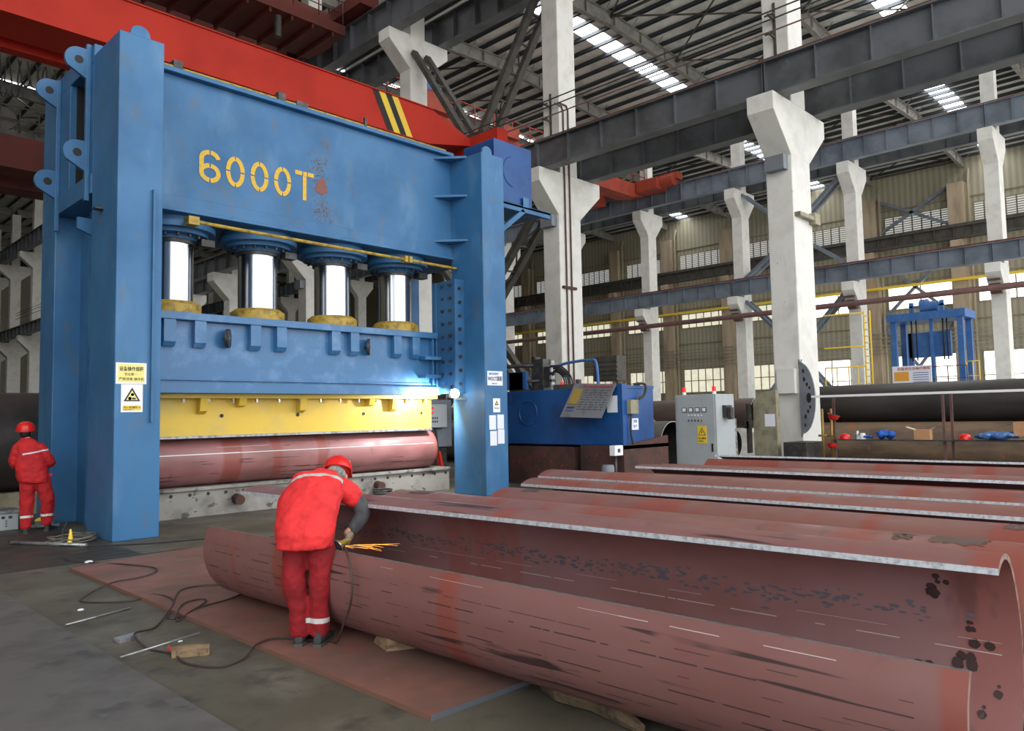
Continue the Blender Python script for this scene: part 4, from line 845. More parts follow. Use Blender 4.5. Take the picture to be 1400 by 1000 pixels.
# hose
def curve_pts(pts, k=8):
    P_ = [Vector(p) for p in pts]; out = []
    for i in range(len(P_)-1):
        p0 = P_[max(i-1,0)]; p1 = P_[i]; p2 = P_[i+1]; p3 = P_[min(i+2, len(P_)-1)]
        for j in range(k):
            t_ = j/k; out.append(.5*((2*p1)+(p2-p0)*t_+(2*p0-5*p1+4*p2-p3)*t_*t_+(3*p1-p0-3*p2+p3)*t_**3))
    out.append(P_[-1]); return out
z = .012; zp = .044
hose = [(3.55,11.9,z),(3.42,11.2,z),(3.15,11.1,z),(3.0,10.7,z),(3.14,10.2,z),(3.3,9.6,zp),(3.45,9.1,zp),(3.35,8.8,zp),(3.12,8.65,zp),(2.85,8.62,.04),(2.5,8.3,z),(2.42,8.05,z),(2.72,7.75,z),(2.95,7.75,.03),(2.95,7.3,.04),(2.72,6.85,z),(2.80,6.78,z),(3.12,7.0,zp),(3.12,7.15,zp),(2.92,7.05,zp),(2.72,6.65,z),(2.95,6.82,zp),(3.35,6.95,zp),(3.6,7.2,zp),(3.55,7.6,zp),(3.2,7.7,zp),(2.85,7.1,.03),(2.52,6.6,z),(2.28,6.38,.05),(2.25,6.05,z),(2.32,5.75,z),(2.3,5.45,z),(2.42,5.2,z),(2.62,5.25,z),(2.80,5.4,zp),(2.98,5.42,zp),(3.1,5.2,zp),(3.2,5.05,zp),(3.18,4.93,.06),(3.12,4.79,.17),(3.09,4.62,.40),(3.09,4.60,.59),(3.12,4.70,.73),(3.2,4.86,.76)]
g = MB(); g.tube(curve_pts(hose, 8), .008, 6); tag(g.build('grinder_hose', CABLEB), 'thin brown hose winding over floor and plate to the grinder', 'hose')
g = MB(); g.tube(curve_pts([(2.32,5.82,.05),(2.31,5.7,.03)], 4), .012, 6); tag(g.build('hose_tape', INKR), 'red tape on the hose beside the wooden offcut', 'tape')
g = MB(); pts = []
for i in range(64):
    a_ = i*.42; r_ = .27+.06*math.sin(i*1.13); pts.append((3.80+r_*1.0*math.cos(a_)+.02*math.sin(i), 12.35+r_*1.05*math.sin(a_), .02+i*.0012+.012*math.sin(i*2.1)))
pts = [(x-.28, y-.05, z_) for x, y, z_ in pts]
g.tube(curve_pts(pts, 3), .009, 6); tag(g.build('cable_coil', M_('grey_cable', (110,106,96), .6)), 'coil of grey cable at the foot of the left press column', 'cable')
g = MB(); g.tube(curve_pts([(2.9,13.0,z),(3.2,12.3,z),(3.4,11.75,z),(4.1,11.2,z),(4.9,10.9,z),(5.0,10.6,z)]), .014, 6); tag(g.build('floor_cable', CABLE), 'black cable running along the floor in front of the press column', 'cable')
t = thing('welding_torch', 'small yellow torch nozzle standing beside the cable coil', 'torch', (3.42, 12.0, 0))
g = MB(); g.tube([(3.40,12.0,.0),(3.42,12.02,.1),(3.42,12.02,.22)], [.035,.03,.012], 8); g.build('nozzle', YSIGN, t); g = MB(); g.tube([(3.36,12.02,.02),(3.34,12.1,.2),(3.4,12.1,.32)], .008, 6); g.build('wire', CABLE, t)
# left background: big dark pipe, foot-box, tools
o = ringpipe((17.6, 1.33), 1.0, .03, -6, 4.6, 'X').build('large_pipe', [BLKPIPE, STEELG, BLKPIPE]); tag(o, 'very large dark steel pipe behind the standing worker at far left', 'pipe')
g = MB(); g.box(-6, 4.6, 16.75, 17.05, .0, .42); g.box(-6, 4.6, 18.15, 18.45, .0, .42); tag(g.build('pipe_cradle', KHAKI), 'low grey-brown cradle under the large dark pipe', 'cradle')
g = MB(); g.tube([(9.6+.22*math.cos(i*.5), 13.15+.14*math.sin(i*.5), .04+i*.004) for i in range(45)], .02, 6); tag(g.build('hose_coil', CABLE), 'black hose coil on the floor against the press bed', 'hose')
t = thing('pedal_box', 'small grey box with little holes beside the standing worker', 'box', (3.2, 14.7, 0))
g = MB(); g.box(2.6, 3.36, 14.5, 15.0, 0, .27); g.build('body', GREYP, t, bevel=.01); g = MB(); g.box(2.58, 3.4, 14.47, 15.02, .27, .32); g.build('lid', LTSTEEL, t, bevel=.01)
g = MB()
for i in range(2):
    g.box(3.12+i*.1, 3.17+i*.1, 14.492, 14.5, .19, .23)
for j in range(3): g.box(3.18,3.2,14.492,14.5,.06+j*.04,.08+j*.04)
g.build('indicator', DKSTEEL, t)
g = MB(); g.tube([(3.5,14.3,.04),(3.85,14.1,.05)], .03, 8); g.box(3.55,3.8,14.25,14.35,.03,.12); tag(g.build('hand_tool', LTSTEEL), 'grey metal hand tool on the floor between the standing worker’s feet', 'tool')
g = MB(); g.ell((3.72,14.55,.1), .12,.08,.06, 10, 6); tag(g.build('yellow_glove', YSIGN), 'crumpled yellow glove behind the standing worker’s legs', 'glove')

# ================================================================== POWER UNIT
t = thing('hydraulic_tank', 'deep blue hydraulic oil tank right of the press column', 'tank', (14.5, 12, 0))
g = MB(); g.box(13.9, 15.15, 10.1, 15.5, .98, 2.3); TK = g.build('tank_body', TANKB, t, bevel=.015)
g = MB(); g.box(13.88, 14.06, 10.07, 10.2, .98, 2.36); g.box(13.9, 15.15, 10.08, 10.1, 2.26, 2.33); g.build('corner_strip', TANKB, TK)
g = MB(); g.tube([(13.89, 12.95+.3*math.cos(2*PI*i/24), 1.75+.3*math.sin(2*PI*i/24)) for i in range(25)], .016, 6, caps=False); g.build('round_hatch', TANKB, TK)
g = MB(); g.prism([(14.85+.07*math.cos(a_), 2.33+.09*math.sin(a_)) for a_ in [PI*i/8 for i in range(9)]], 'Y', 10.3, 10.34); g.build('lifting_eye', BLACKP, TK)
g = MB(); g.box(13.82, 15.6, 10.02, 11.25, 0, .98, 0); g.box(13.85, 15.5, 11.45, 13.6, 0, .93); g.box(13.85, 15.5, 13.8, 15.5, 0, .93); g.prism([(13.82,.98),(15.6,1.16),(15.6,.9),(13.82,.9)], 'Y', 10.02, 10.1); g.build('tank_base', RUST, t)
# pump block and pipes above tank
g = MB(); g.box(14.2, 14.5, 12.7, 13.1, 2.3, 3.1); g.box(14.25, 14.45, 12.5, 12.7, 2.4, 2.9); g.lathe([(.01,2.3),(.12,2.3),(.12,3.2),(.01,3.2)], (14.6, 13.3, 0), 12); g.box(14.1,14.3,13.3,13.8,2.3,2.8); pb = g.build('pump_block', DKSTEEL, t, bevel=.01)
g = MB()
for z_ in (2.45, 2.62, 2.8, 2.98): g.lathe([(.01,-.05),(.07,-.05),(.07,.05),(.01,.05)], (14.25, 12.45, z_), 12)
g.build('valve', LTSTEEL, pb)
g = MB(); g.tube(curve_pts([(14.3,12.45,2.85),(14.3,12.0,2.95),(14.3,11.3,2.98),(14.3,11.1,2.9),(14.3,11.05,2.3)], 6), .035, 8); g.build('blue_hose', FRAMEB, t)
for i in range(5):
    g = MB(); g.tube(curve_pts([(14.25,12.5,2.5+i*.1),(14.2,12.3-i*.05,2.75+.03*i),(14.15,12.0-i*.06,2.6),(14.15,11.95-i*.06,2.3)], 5), .02, 6); g.build('black_hose', CABLE, t)
g = MB(); g.tube([(14.2,13.0,2.95),(14.0,16.0,3.0)], .05, 8); g.tube([(14.2,12.8,2.55),(14.0,16.0,2.55)], .04, 8); g.build('steel_line', DKSTEEL, t)
g = MB(); g.box(14.1,14.2,13.2,13.9,2.35,2.8); g.build('blue_bracket', FRAMEB, t)
g = MB(); g.box(14.0,14.6,11.35,12.2,2.3,2.42); g.box(14.0,14.1,11.4,11.5,2.42,2.52); g.build('top_pipe_tray', STEELD, t)
g = MB(); g.ell((14.05,11.95,2.42),.05,.05,.07,10,6); g.build('red_valve_knob', REDL, t)
# sloping notice board on the tank
t2_ = thing('notice_board', 'grey sloping metal notice board with faded print leaning on the tank', 'board', (13.8, 11.2, 1.6))
g = MB(); A_, B_, C_, D_ = Vector((13.86,11.4,2.42)), Vector((13.86,10.2,2.36)), Vector((13.5,10.38,1.60)), Vector((13.5,11.58,1.64))
nn = (B_-A_).cross(D_-A_).normalized()*.012
g.add([A_,B_,C_,D_,A_+nn,B_+nn,C_+nn,D_+nn], [(0,1,2,3),(4,5,6,7),(0,1,5,4),(1,2,6,5),(2,3,7,6),(3,0,4,7)]); bo = g.build('board', GREYS, t2_)
def onb(u, v, e=.016):
    p = A_.lerp(B_, u).lerp(D_.lerp(C_, u), v); n_ = nn.normalized(); n_ = n_ if n_.x < 0 else -n_; return p+n_*e
def bq(u0, u1, v0, v1, m, name, e=.016):
    g = MB(); g.add([onb(u0,v0,e),onb(u1,v0,e),onb(u1,v1,e),onb(u0,v1,e)], [(0,1,2,3)]); return g.build(name, m, bo, fix=False)
bq(.06,.28,.16,.62,YWORN,'printed_panel')
for j in range(9):
    u = .34
    while u < .92:
        w_ = random.uniform(.03,.12); bq(u, min(u+w_,.94), .2+j*.07, .215+j*.07, INK, 'print_line'); u += w_+random.uniform(.02,.06)
for j in range(2): bq(.08,.26,.70+j*.09,.74+j*.09, INK if j == 0 else INKB, 'print_line')
bx = (B_-A_).normalized(); by = (A_-D_).normalized(); bz = bx.cross(by)
RM = Matrix((bx, by, bz)).transposed().to_4x4()
text('液压机安全操作规程', onb(.26,.13,.018), .085, INKR, bo, face=RM, sx=1.1)
for (x0, x1, y0, y1, z0, z1, m_, nm, lb) in ((13.885,13.9,10.2,10.5,1.72,2.1,OFFW,'paper_sheet','white data sheet'),): 
    g = MB(); g.box(x0,x1,y0,y1,z0,z1); o = g.build(nm, m_, TK); o['label'] = lb
g = MB(); g.box(14.05,14.35,9.96,10.1,1.68,2.0); g.build('switch_box', KHAKI, TK, bevel=.01); g = MB(); g.box(14.25,14.5,10.085,10.1,1.32,1.58); o = g.build('paper_sheet', OFFW, TK); o['label'] = 'white label sheet'
text('注意', (14.3,10.08,1.49), .07, INKB, TK)
text('QZY', (14.29,10.08,1.38), .07, INKB, TK)
g = MB(); g.tube(curve_pts([(14.15,10.03,1.68),(14.1,10.02,1.3),(14.18,10.02,1.0)]), .025, 6); g.tube(curve_pts([(14.3,10.0,2.0),(14.6,9.98,2.1),(14.65,9.98,2.35),(14.5,10.2,2.36)]), .03, 6); g.build('power_cable', CABLE, TK)
t = thing('switch_post', 'small white switch box on a post at the tank corner', 'switch', (13.55, 10.05, 0))
g = MB(); g.box(13.4,13.7,9.95,10.1,.78,1.0); g.build('box', WHITE, t, bevel=.01); g = MB(); g.tube([(13.55,10.05,0),(13.55,10.05,.78)], .03, 8); g.box(13.5,13.58,9.94,9.95,.85,.93); g.build('post', DKSTEEL, t)
g = MB(); g.lathe([(.01,0),(.14,0),(.14,.55),(.12,.6),(.01,.6)], (13.2,10.0,0), 16); tag(g.build('gas_bottle', GREYD), 'short grey cylinder in front of the tank base', 'cylinder')

# ================================================================== ELECTRICAL CABINET
t = thing('electrical_cabinet', 'light grey electrical cabinet with dials and two red beacons', 'cabinet', (17.2, 10, 0))
g = MB(); g.box(16.8, 17.7, 9.4, 10.55, 0, 2.13); cb_ = g.build('body', GREYP, t, bevel=.01)
g = MB(); g.box(16.785, 16.8, 9.45, 10.5, .05, 2.08); dr = g.build('door', GREYP, t, bevel=.004)
for i in range(4):
    y = 10.27-.185*i; g = MB(); g.box(16.765,16.785,y-.06,y+.06,1.69,1.81,0); g.box(16.76,16.765,y-.045,y+.045,1.705,1.795,1); g.build('dial', [BLACKP, WHITE], dr)
for i in range(5):
    y = 10.16-.09*i; g = MB(); g.ell((16.78,y,1.61),.015,.022,.022,8,6); g.build('indicator', WHITE, dr)
    g = MB(); g.ell((16.78,y,1.48),.015,.022,.026,8,6); g.build('knob', INKR if i == 4 else DKSTEEL, dr)
g = MB(); g.box(16.775,16.785,9.67,9.92,.92,1.35); sg = g.build('warning_label', YSIGN, dr); sg['label'] = 'yellow electric shock warning'
g = MB(); g.add([(16.772,9.90,1.12),(16.772,9.69,1.12),(16.772,9.795,1.31)], [(0,1,2)],0); g.add([(16.77,9.875,1.133),(16.77,9.715,1.133),(16.77,9.795,1.28)], [(0,1,2)],1)
g.add([(16.768,9.80,1.25),(16.768,9.815,1.2),(16.768,9.785,1.2),(16.768,9.80,1.15)], [(0,1,2),(1,2,3)],0); g.build('shock_symbol', [INK, YSIGN], sg, fix=False)
text('当心触电', (16.772,9.905,1.03), .055, INK, sg, face='-X'); text('有电危险', (16.772,9.9,.965), .035, INK, sg, face='-X')
g = MB(); g.box(16.765,16.785,9.5,9.54,.72,.92); g.build('door_handle', BLACKP, dr)
g = MB(); g.box(17.1,17.4,9.3,9.4,1.55,1.85); g.box(17.15,17.3,9.2,9.3,1.5,1.8); g.build('socket', DKSTEEL, cb_)
for y in (10.4, 9.55):
    g = MB(); g.lathe([(.01,2.13),(.05,2.13),(.05,2.2),(.01,2.2)], (17.0,y,0), 12); bc = g.build('beacon', WHITE, t); g = MB(); g.lathe([(.01,2.2),(.05,2.2),(.05,2.32),(.01,2.32)], (17.0,y,0), 12); g.build('lamp', REDL, bc)
# grey-brown cabinet and dark box beside the pillar
t = thing('machine_cabinet', 'khaki machine cabinet with sloping hood left of the big pillar', 'cabinet', (20.8, 9.8, 0))
g = MB(); g.box(20.5,20.72,9.6,10.3,0,1.95); cb2 = g.build('body', KHAKI, t, bevel=.01); g = MB(); g.prism([(9.62,1.95),(10.3,1.95),(10.1,2.2),(9.62,2.28)], 'X', 20.52, 20.72); g.build('hood', KHAKI, t)
g = MB(); g.box(20.49,20.5,9.65,9.95,1.25,1.6); g.build('paper_sheet', OFFW, cb2); 
g = MB(); g.box(20.3,20.5,10.35,10.42,.5,1.9); g.box(20.3,20.5,10.3,10.5,1.2,1.4); g.build('side_lever', DKSTEEL, t)
g = MB(); g.box(20.3,21.4,8.7,9.35,0,.82); tag(g.build('steel_box', DKSTEEL, bevel=.01), 'dark steel box in front of the big pillar foot', 'box')
t = thing('motor_pump', 'grey motor and hoses between the light cabinet and khaki cabinet', 'pump', (18.5, 9.9, 0))
g = MB(); g.tube([(19.0,10.7,.7),(19.6,10.7,.7)], .25, 14); g.box(18.8,19.8,10.4,11,0,.45); g.build('motor', DKSTEEL, t); g = MB(); g.lathe([(.01,.1),(.12,.1),(.14,.5),(.12,1.5),(.01,1.55)], (18.2,9.75,0), 12); g.build('filter_bottle', LTSTEEL, t)
g = MB(); g.tube(curve_pts([(19.2,10.6,1.5),(19.1,10.6,1.3),(19.2,10.5,.8),(19.5,10.4,.4)]), .03, 6); g.tube([(18.9,10.6,1.55),(19.5,10.6,1.55)], .07, 8); g.build('hose', CABLE, t)
# round template plate hung on the pillar
g = MB(); prof = [(9.62,3.15)]+[(9.62-.42*math.sin(a_), 2.05+1.05*math.cos(a_)) for a_ in [PI*(.08+.84*i/14) for i in range(15)]]+[(9.62,.98)]
g.prism(prof, 'X', 22.2, 22.26, 0)
g.box(22.2, 22.26, 9.62, 9.66, .9, 3.2, 0)
for (yy, zz, rr) in ((9.38,2.05,.15),(9.5,2.6,.07),(9.42,2.45,.06),(9.5,1.5,.07),(9.42,1.65,.06),(9.52,2.85,.06),(9.52,1.25,.05),(9.35,2.35,.05),(9.35,1.78,.05)):
    g.prism([(yy+rr*.5*math.cos(2*PI*i/12), zz+rr*math.sin(2*PI*i/12)) for i in range(12)], 'X', 22.19, 22.2, 1)
g.tube([(22.2,9.6,3.05),(22.36,9.62,3.2)], .02, 6)
tag(g.build('template_plate', [GREYD, BLACKP]), 'half-round grey steel plate with round holes on the nearest pillar', 'plate')
g = MB(); g.box(22.2,22.4,9.8,10.35,2.2,2.95); tag(g.build('junction_box', CONC), 'white painted box on the nearest big pillar', 'box')

# ================================================================== STACKED PIPES ON THE RIGHT
def lp(cx, cz, r, y0, y1, m, label, name='large_pipe'):
    o = ringpipe((cx, cz), r, .025, y0, y1, 'Y').build(name, [m, STEELG, BLKPIPE]); return tag(o, label, 'pipe', 'large steel pipes stacked in the middle bay')
lp(26.6, 1.88, .63, -6, 11.3, BLKPIPE, 'big dark pipe on top of the stack behind the tool shelf')
lp(25.9, .64, .62, -6, 11.3, RUSTB, 'rusty brown pipe under the big dark one behind the shelf')
lp(27.25, .64, .62, -6, 11.3, RUSTB, 'second rusty pipe under the big dark one, farther back')
lp(27.9, 1.88, .63, -6, 11.3, BRNPIPE, 'brown-grey pipe at the back of the stack top')
lp(26.2, 1.62, .55, 13.0, 30, BRNPIPE, 'brown pipe with round open end between the cabinets')
lp(25.6, .52, .52, 13.6, 30, BRNPIPE, 'lower brown pipe behind the motor pump')
lp(19.6, .74, .70, 12.4, 24, GRYPIPE, 'shiny grey pipe with open end left of the light cabinet')
lp(21.3, .95, .60, 14.4, 26, BRNPIPE, 'brown pipe with open end just right of the blue tank')

# tool shelf
t = thing('tool_shelf', 'thin brown steel rack with a board shelf in front of dark pipes', 'shelf', (21, 6, 0))
g = MB(); g.box(20.97, 21.03, 1.5, 8.8, 2.03, 2.09); g.build('top_rail', WHITE, t)
g = MB(); g.box(20.8, 21.3, 1.5, 8.2, .86, .895); g.build('shelf_board', DKSTEEL, t)
for y in (8.2, 5.52, 2.6):
    g = MB(); g.box(20.95, 21.0, y-.03, y+.03, 0, 2.03); g.build('post', BROWNP, t)
g = MB(); g.box(21.25, 21.3, 5.38, 5.44, 0, 2.03); g.build('post', BROWNP, t)
for i, y in enumerate((8.57, 8.33)):
    g = MB(); g.tube([(21.1,y,.25),(21.1,y,1.72)], .035, 8); g.tube([(21.1,y+.12,.98),(21.1,y-.12,.98)], .03, 8); tag(g.build('brass_tube', BRASS), ['brass torch tube nearest the big pillar', 'brass torch tube nearest the shelf post'][i], 'tube')
def helmet(c, r, label, M=None, m=HELM):
    t_ = thing('safety_helmet', label, 'helmet', c)
    pr = [(r*1.18, 0), (r*1.18, r*.05), (r*1.0, r*.1), (r*.97, r*.45), (r*.82, r*.8), (r*.5, r*1.02), (.01, r*1.08)]
    mb = MB(); mb.lathe(pr, (0,0,0), 24, M=M); mb.v = [tuple(Vector(v)+Vector(c)) for v in mb.v]; o = mb.build('shell', m, t_)
    g_ = MB(); g_.lathe([(r*.9,-.005),(r*.9,.02),(r*.8,.02),(r*.8,-.005)], (0,0,0), 20, M=M); g_.v = [tuple(Vector(v)+Vector(c)) for v in g_.v]; g_.build('headband', BLACKP, t_)
    return t_
helmet((21.0,7.94,.895), .14, 'worn red helmet at the left end of the shelf'); helmet((21.0,5.08,.9), .14, 'bright red helmet on the right shelf beside blue clothes')
helmet((20.9,8.17,1.55), .14, 'red helmet hanging upside down from the shelf post', Matrix.Rotation(math.radians(200), 3, 'X')); helmet((20.9,8.25,.78), .13, 'dark red helmet hanging below the shelf end', Matrix.Rotation(math.radians(175), 3, 'X'))
g = MB(); g.tube([(20.93,8.17,1.58),(20.96,8.15,2.03)], .012, 6); tag(g.build('helmet_strap', BROWNP), 'brown strap holding the hanging helmet', 'strap')
def lump(c, dims, m, name, label, cat, n=9, seed=1):
    rnd = random.Random(seed); mb = MB()
    for i in range(n): mb.ell((c[0]+rnd.uniform(-1,1)*dims[0]*.5, c[1]+rnd.uniform(-1,1)*dims[1]*.6, c[2]+.03+dims[2]*rnd.uniform(.25,.55)), dims[0]*rnd.uniform(.35,.6), dims[1]*rnd.uniform(.25,.45), dims[2]*rnd.uniform(.2,.42), 12, 8, M=Matrix.Rotation(rnd.uniform(-.3,.3), 3, 'X'))
    o = mb.build(name, m); rm = o.modifiers.new('r', 'REMESH'); rm.mode = 'VOXEL'; rm.voxel_size = .02; sm = o.modifiers.new('s', 'SMOOTH'); sm.iterations = 4
    return tag(o, label, cat)
lump((21.0,6.9,.88), (.25,.30,.26), CLOTHB2, 'folded_cloth', 'bright blue cloth bundle in the middle of the left shelf', 'cloth', 9, 3)
lump((21.0,7.32,.88), (.15,.14,.12), CLOTHB2, 'folded_cloth', 'small dark blue cloth left of the bright blue bundle', 'cloth', 5, 4)
lump((21.0,4.45,.88), (.3,.55,.2), CLOTHB, 'work_jacket', 'heap of faded blue work clothes on the right shelf', 'clothes', 16, 5)
lump((21.0,3.6,.88), (.25,.3,.12), CLOTHB, 'work_jacket', 'flat faded blue clothes at the right edge of the photo', 'clothes', 9, 6)
for i, (y, r_, h_, m_) in enumerate(((7.62,.06,.22,LTSTEEL),(7.48,.08,.16,OFFW),(7.56,.05,.1,OFFW))):
    g = MB(); g.lathe([(.01,.895),(r_,.895),(r_,.895+h_*.7),(r_*.7,.895+h_),(.01,.895+h_)], (21.0,y,0), 14); tag(g.build('oil_can', m_), ['tall grey can beside the worn helmet', 'round white can on the shelf right of the grey can', 'small white tin between the two cans'][i], 'can')
t = thing('cardboard_box', 'open brown cardboard box on the left shelf', 'box', (21.0,6.0,.895))
g = MB(); g.box(20.85,21.1,5.82,6.18,.895,1.15); g.build('body', CARD, t); g = MB(); g.add([(20.85,6.18,1.15),(21.1,6.18,1.15),(21.1,6.38,1.22),(20.85,6.38,1.22)], [(0,1,2,3)]); g.add([(20.85,5.82,1.15),(21.1,5.82,1.15),(21.1,5.72,1.22),(20.85,5.72,1.22)], [(0,1,2,3)]); g.build('flap', CARDL, t)
t = thing('cardboard_box', 'cardboard box at the right edge of the shelf', 'box', (21.0,3.9,.895))
g = MB(); g.box(20.9,21.2,3.6,4.05,1.0,1.32); g.build('body', CARD, t); g = MB(); g.add([(20.9,4.05,1.32),(21.2,4.05,1.32),(21.2,4.2,1.24),(20.9,4.2,1.24)], [(0,1,2,3)]); g.build('flap', CARDL, t)

# ================================================================== TEST FRAME, LADDER, BOARD IN FAR BAY
t = thing('test_frame', 'blue steel portal frame with hoist in the far bay at right', 'frame', (48, 13.3, 0))
for (x, y) in ((47.8,15.0),(47.8,11.5),(49.6,15.0),(49.6,11.5),(47.9,13.0)):
    g = MB(); w_ = .3 if y != 13.0 else .16; g.box(x, x+w_, y-w_/2, y+w_/2, 0, 6.75); g.build('post', FRAMEB, t)
g = MB(); g.box(47.7,50.0,11.2,15.3,6.75,7.2); g.build('top_beam', FRAMEB, t)
g = MB(); g.box(48.2,48.5,12.1,14.3,4.6,6.05); g.box(48.2,48.5,14.1,14.35,3.5,6.05); g.build('lifting_panel', FRAMEB, t)
g = MB(); g.tube([(48,12.6,7.5),(48,13.2,7.5)], .3, 12); g.tube([(48,13.1,7.55),(48,13.5,7.55)], .4, 12); g.box(47.9,48.1,13.9,14.1,7.2,7.8); g.box(47.9,48.1,12.3,12.5,7.2,7.8); g.box(47.9,48.1,12.3,14.1,7.5,7.6); g.build('hoist_motor', FRAMEB, t)
g = MB()
for y in (13.8,14.05,12.4,12.2): g.tube([(48.0,y,7.2),(48.0,y,4.4)], .04, 6)
g.build('hoist_chain', BLACKP, t)
t = thing('caged_ladder', 'yellow caged ladder and railing left of the blue frame', 'ladder', (47, 16.3, 0))
g = MB()
for y in (16.0, 16.35): g.tube([(47,y,0),(47,y,7.5)], .05, 6)
for i in range(18): g.tube([(47,16.0,.4+i*.4),(47,16.35,.4+i*.4)], .03, 6)
g.build('ladder', YSIGN, t)
g = MB()
for z_ in (5.4, 4.2, 7.4, 3.0): g.tube([(47,16.4,z_),(46.6,17.2,z_),(46.6,18.6,z_)], .05, 6)
for y in (16.7,17.2,17.9,18.6): g.tube([(46.6,y,2.4),(46.6,y,4.2)], .04, 6)
g.build('railing', YSIGN, t)
t = thing('platform_railing', 'thin railing with yellow posts right of the blue frame', 'railing', (48, 11, 0))
handrail((47.5,11.2,2.6),(47.5,15,2.6),1.4,RUST,t,4,'rail'); handrail((47.5,10.6,2.6),(47.5,11.2,2.6),1.6,YSIGN,t,2,'yellow_post')
t = thing('notice_board', 'white safety notice board with orange panel before the blue frame', 'board', (32, 9.6, 2.5))
g = MB(); g.box(32,32.05,8.75,10.15,2.3,3.33); bo2 = g.build('board', OFFW, t); g = MB(); g.box(31.99,32,9.55,10.08,2.75,3.1); g.build('orange_panel', M_('orange_print', (226,160,60), .7), bo2)
text('起重机安全操作规程', (31.985,9.95,3.17), .13, INKR, bo2, face='-X')
for j in range(7):
    g = MB(); g.box(31.985,32,8.85,9.4,2.5+j*.09,2.52+j*.09); g.build('print_line', INKB, bo2)
g = MB(); g.box(31.95,32.1,9.9,9.96,0,2.3); g.box(31.95,32.1,8.9,8.96,0,2.3); g.build('leg', STEELD, t)
g = MB(); g.tube(curve_pts([(66,6.3,0),(66,6.3,5.2),(66,6.0,6.0),(66,5.0,6.2),(66,4.2,5.8)]), .8, 14); tag(g.build('exhaust_duct', GREYD), 'dark grey bent duct near the right edge of the photo', 'duct')
g = MB(); g.box(50, 52, 37, 41, 7.2, 11.0); 
Y0R, Y1R = 17.98, 19.15
g2 = MB(); g2.box(24.5,25.1,Y0R,Y1R,3.0,4.0)
for j in range(5): g2.box(24.45,24.5,Y0R,Y1R,3.05+j*.18,3.12+j*.18)
for y in (Y0R+.1, Y1R-.1): g2.box(24.6,24.7,y-.05,y+.05,0,3.0)
tag(g2.build('roller_unit', STEELD), 'dark ribbed unit on legs just right of the conduit pillar, above the tank', 'machine')

# cables draped on the far wall
g = MB()
for i in range(6): g.tube([(86.5,-6,7.6+i*.42),(86.5,98,7.6+i*.42)], .04, 5)
tag(g.build('service_lines', GIRD), 'thin parallel service lines strung along the far wall', 'cables')

# ================================================================== PEOPLE
def nmat_worker(name, c, c2, bands, rough=.85):
    # bands: list of (point, normal, halfwidth, colour, lateral point, lateral normal, lateral half) in object space
    m, col, nt, b = mat(name, c, rough, c2=c2, ns=5, lo=.42, hi=.66, bump=.5, bs=11)
    N = nt.nodes; L = nt.links; geo = N.new('ShaderNodeTexCoord')
    for (p, n, hw, cc, lp_, ln, lh) in bands:
        def dist(pp, nn_, h):
            s_ = N.new('ShaderNodeVectorMath'); s_.operation = 'SUBTRACT'; L.new(geo.outputs['Object'], s_.inputs[0]); s_.inputs[1].default_value = pp
            d = N.new('ShaderNodeVectorMath'); d.operation = 'DOT_PRODUCT'; L.new(s_.outputs[0], d.inputs[0]); d.inputs[1].default_value = Vector(nn_).normalized()
            a = N.new('ShaderNodeMath'); a.operation = 'ABSOLUTE'; L.new(d.outputs['Value'], a.inputs[0]); l = N.new('ShaderNodeMath'); l.operation = 'LESS_THAN'; L.new(a.outputs[0], l.inputs[0]); l.inputs[1].default_value = h; return l.outputs[0]
        f1 = dist(p, n, hw); f2 = dist(lp_, ln, lh); mu = N.new('ShaderNodeMath'); mu.operation = 'MULTIPLY'; L.new(f1, mu.inputs[0]); L.new(f2, mu.inputs[1])
        mx = N.new('ShaderNodeMix'); mx.data_type = 'RGBA'; L.new(mu.outputs[0], mx.inputs['Factor']); L.new(col, mx.inputs['A']); mx.inputs['B'].default_value = lin(cc); col = mx.outputs['Result']
    L.new(col, b.inputs['Base Color']); return m
def frame(o, fdir):
    # local (u right, f forward, z) -> world
    f_ = Vector((math.cos(fdir), math.sin(fdir), 0)); r_ = Vector((math.sin(fdir), -math.cos(fdir), 0))
    return lambda u, f, z: Vector(o)+r_*u+f_*f+Vector((0,0,z))
def limb(mb, pts, n=16):
    # pts (pos, radius): tapered tube with rounded ends
    P_ = [p for p, r in pts]; R_ = [r for p, r in pts]
    c_ = curve_pts(P_, 5); rr = []
    for i in range(len(P_)-1):
        for j in range(5): rr.append(R_[i]+(R_[i+1]-R_[i])*j/5)
    rr.append(R_[-1])
    d0 = (c_[0]-c_[1]).normalized(); d1 = (c_[-1]-c_[-2]).normalized()
    c_ = [c_[0]+d0*rr[0]*.6, c_[0]+d0*rr[0]*.35]+c_+[c_[-1]+d1*rr[-1]*.35, c_[-1]+d1*rr[-1]*.6]; rr = [rr[0]*.4, rr[0]*.8]+rr+[rr[-1]*.8, rr[-1]*.4]
    mb.tube(c_, rr, n)
def loft(mb, rings, n=28):
    # rings: (center, lateral vec*halfwidth, depth vec*halfdepth); superellipse
    vs = []
    for c_, a, d in rings:
        for k in range(n):
            t_ = 2*PI*k/n; ct, st_ = math.cos(t_), math.sin(t_); e = .82
            vs.append(c_ + a*(abs(ct)**e*(1 if ct >= 0 else -1)) + d*(abs(st_)**e*(1 if st_ >= 0 else -1)))
    fs = [(i*n+k, i*n+(k+1) % n, (i+1)*n+(k+1) % n, (i+1)*n+k) for i in range(len(rings)-1) for k in range(n)]
    fs += [tuple(range(n))[::-1], tuple((len(rings)-1)*n+k for k in range(n))]
    mb.add(vs, fs, 0, True)
TEX = bpy.data.textures.new('folds', 'CLOUDS'); TEX.noise_scale = .14; TEX.noise_depth = 2
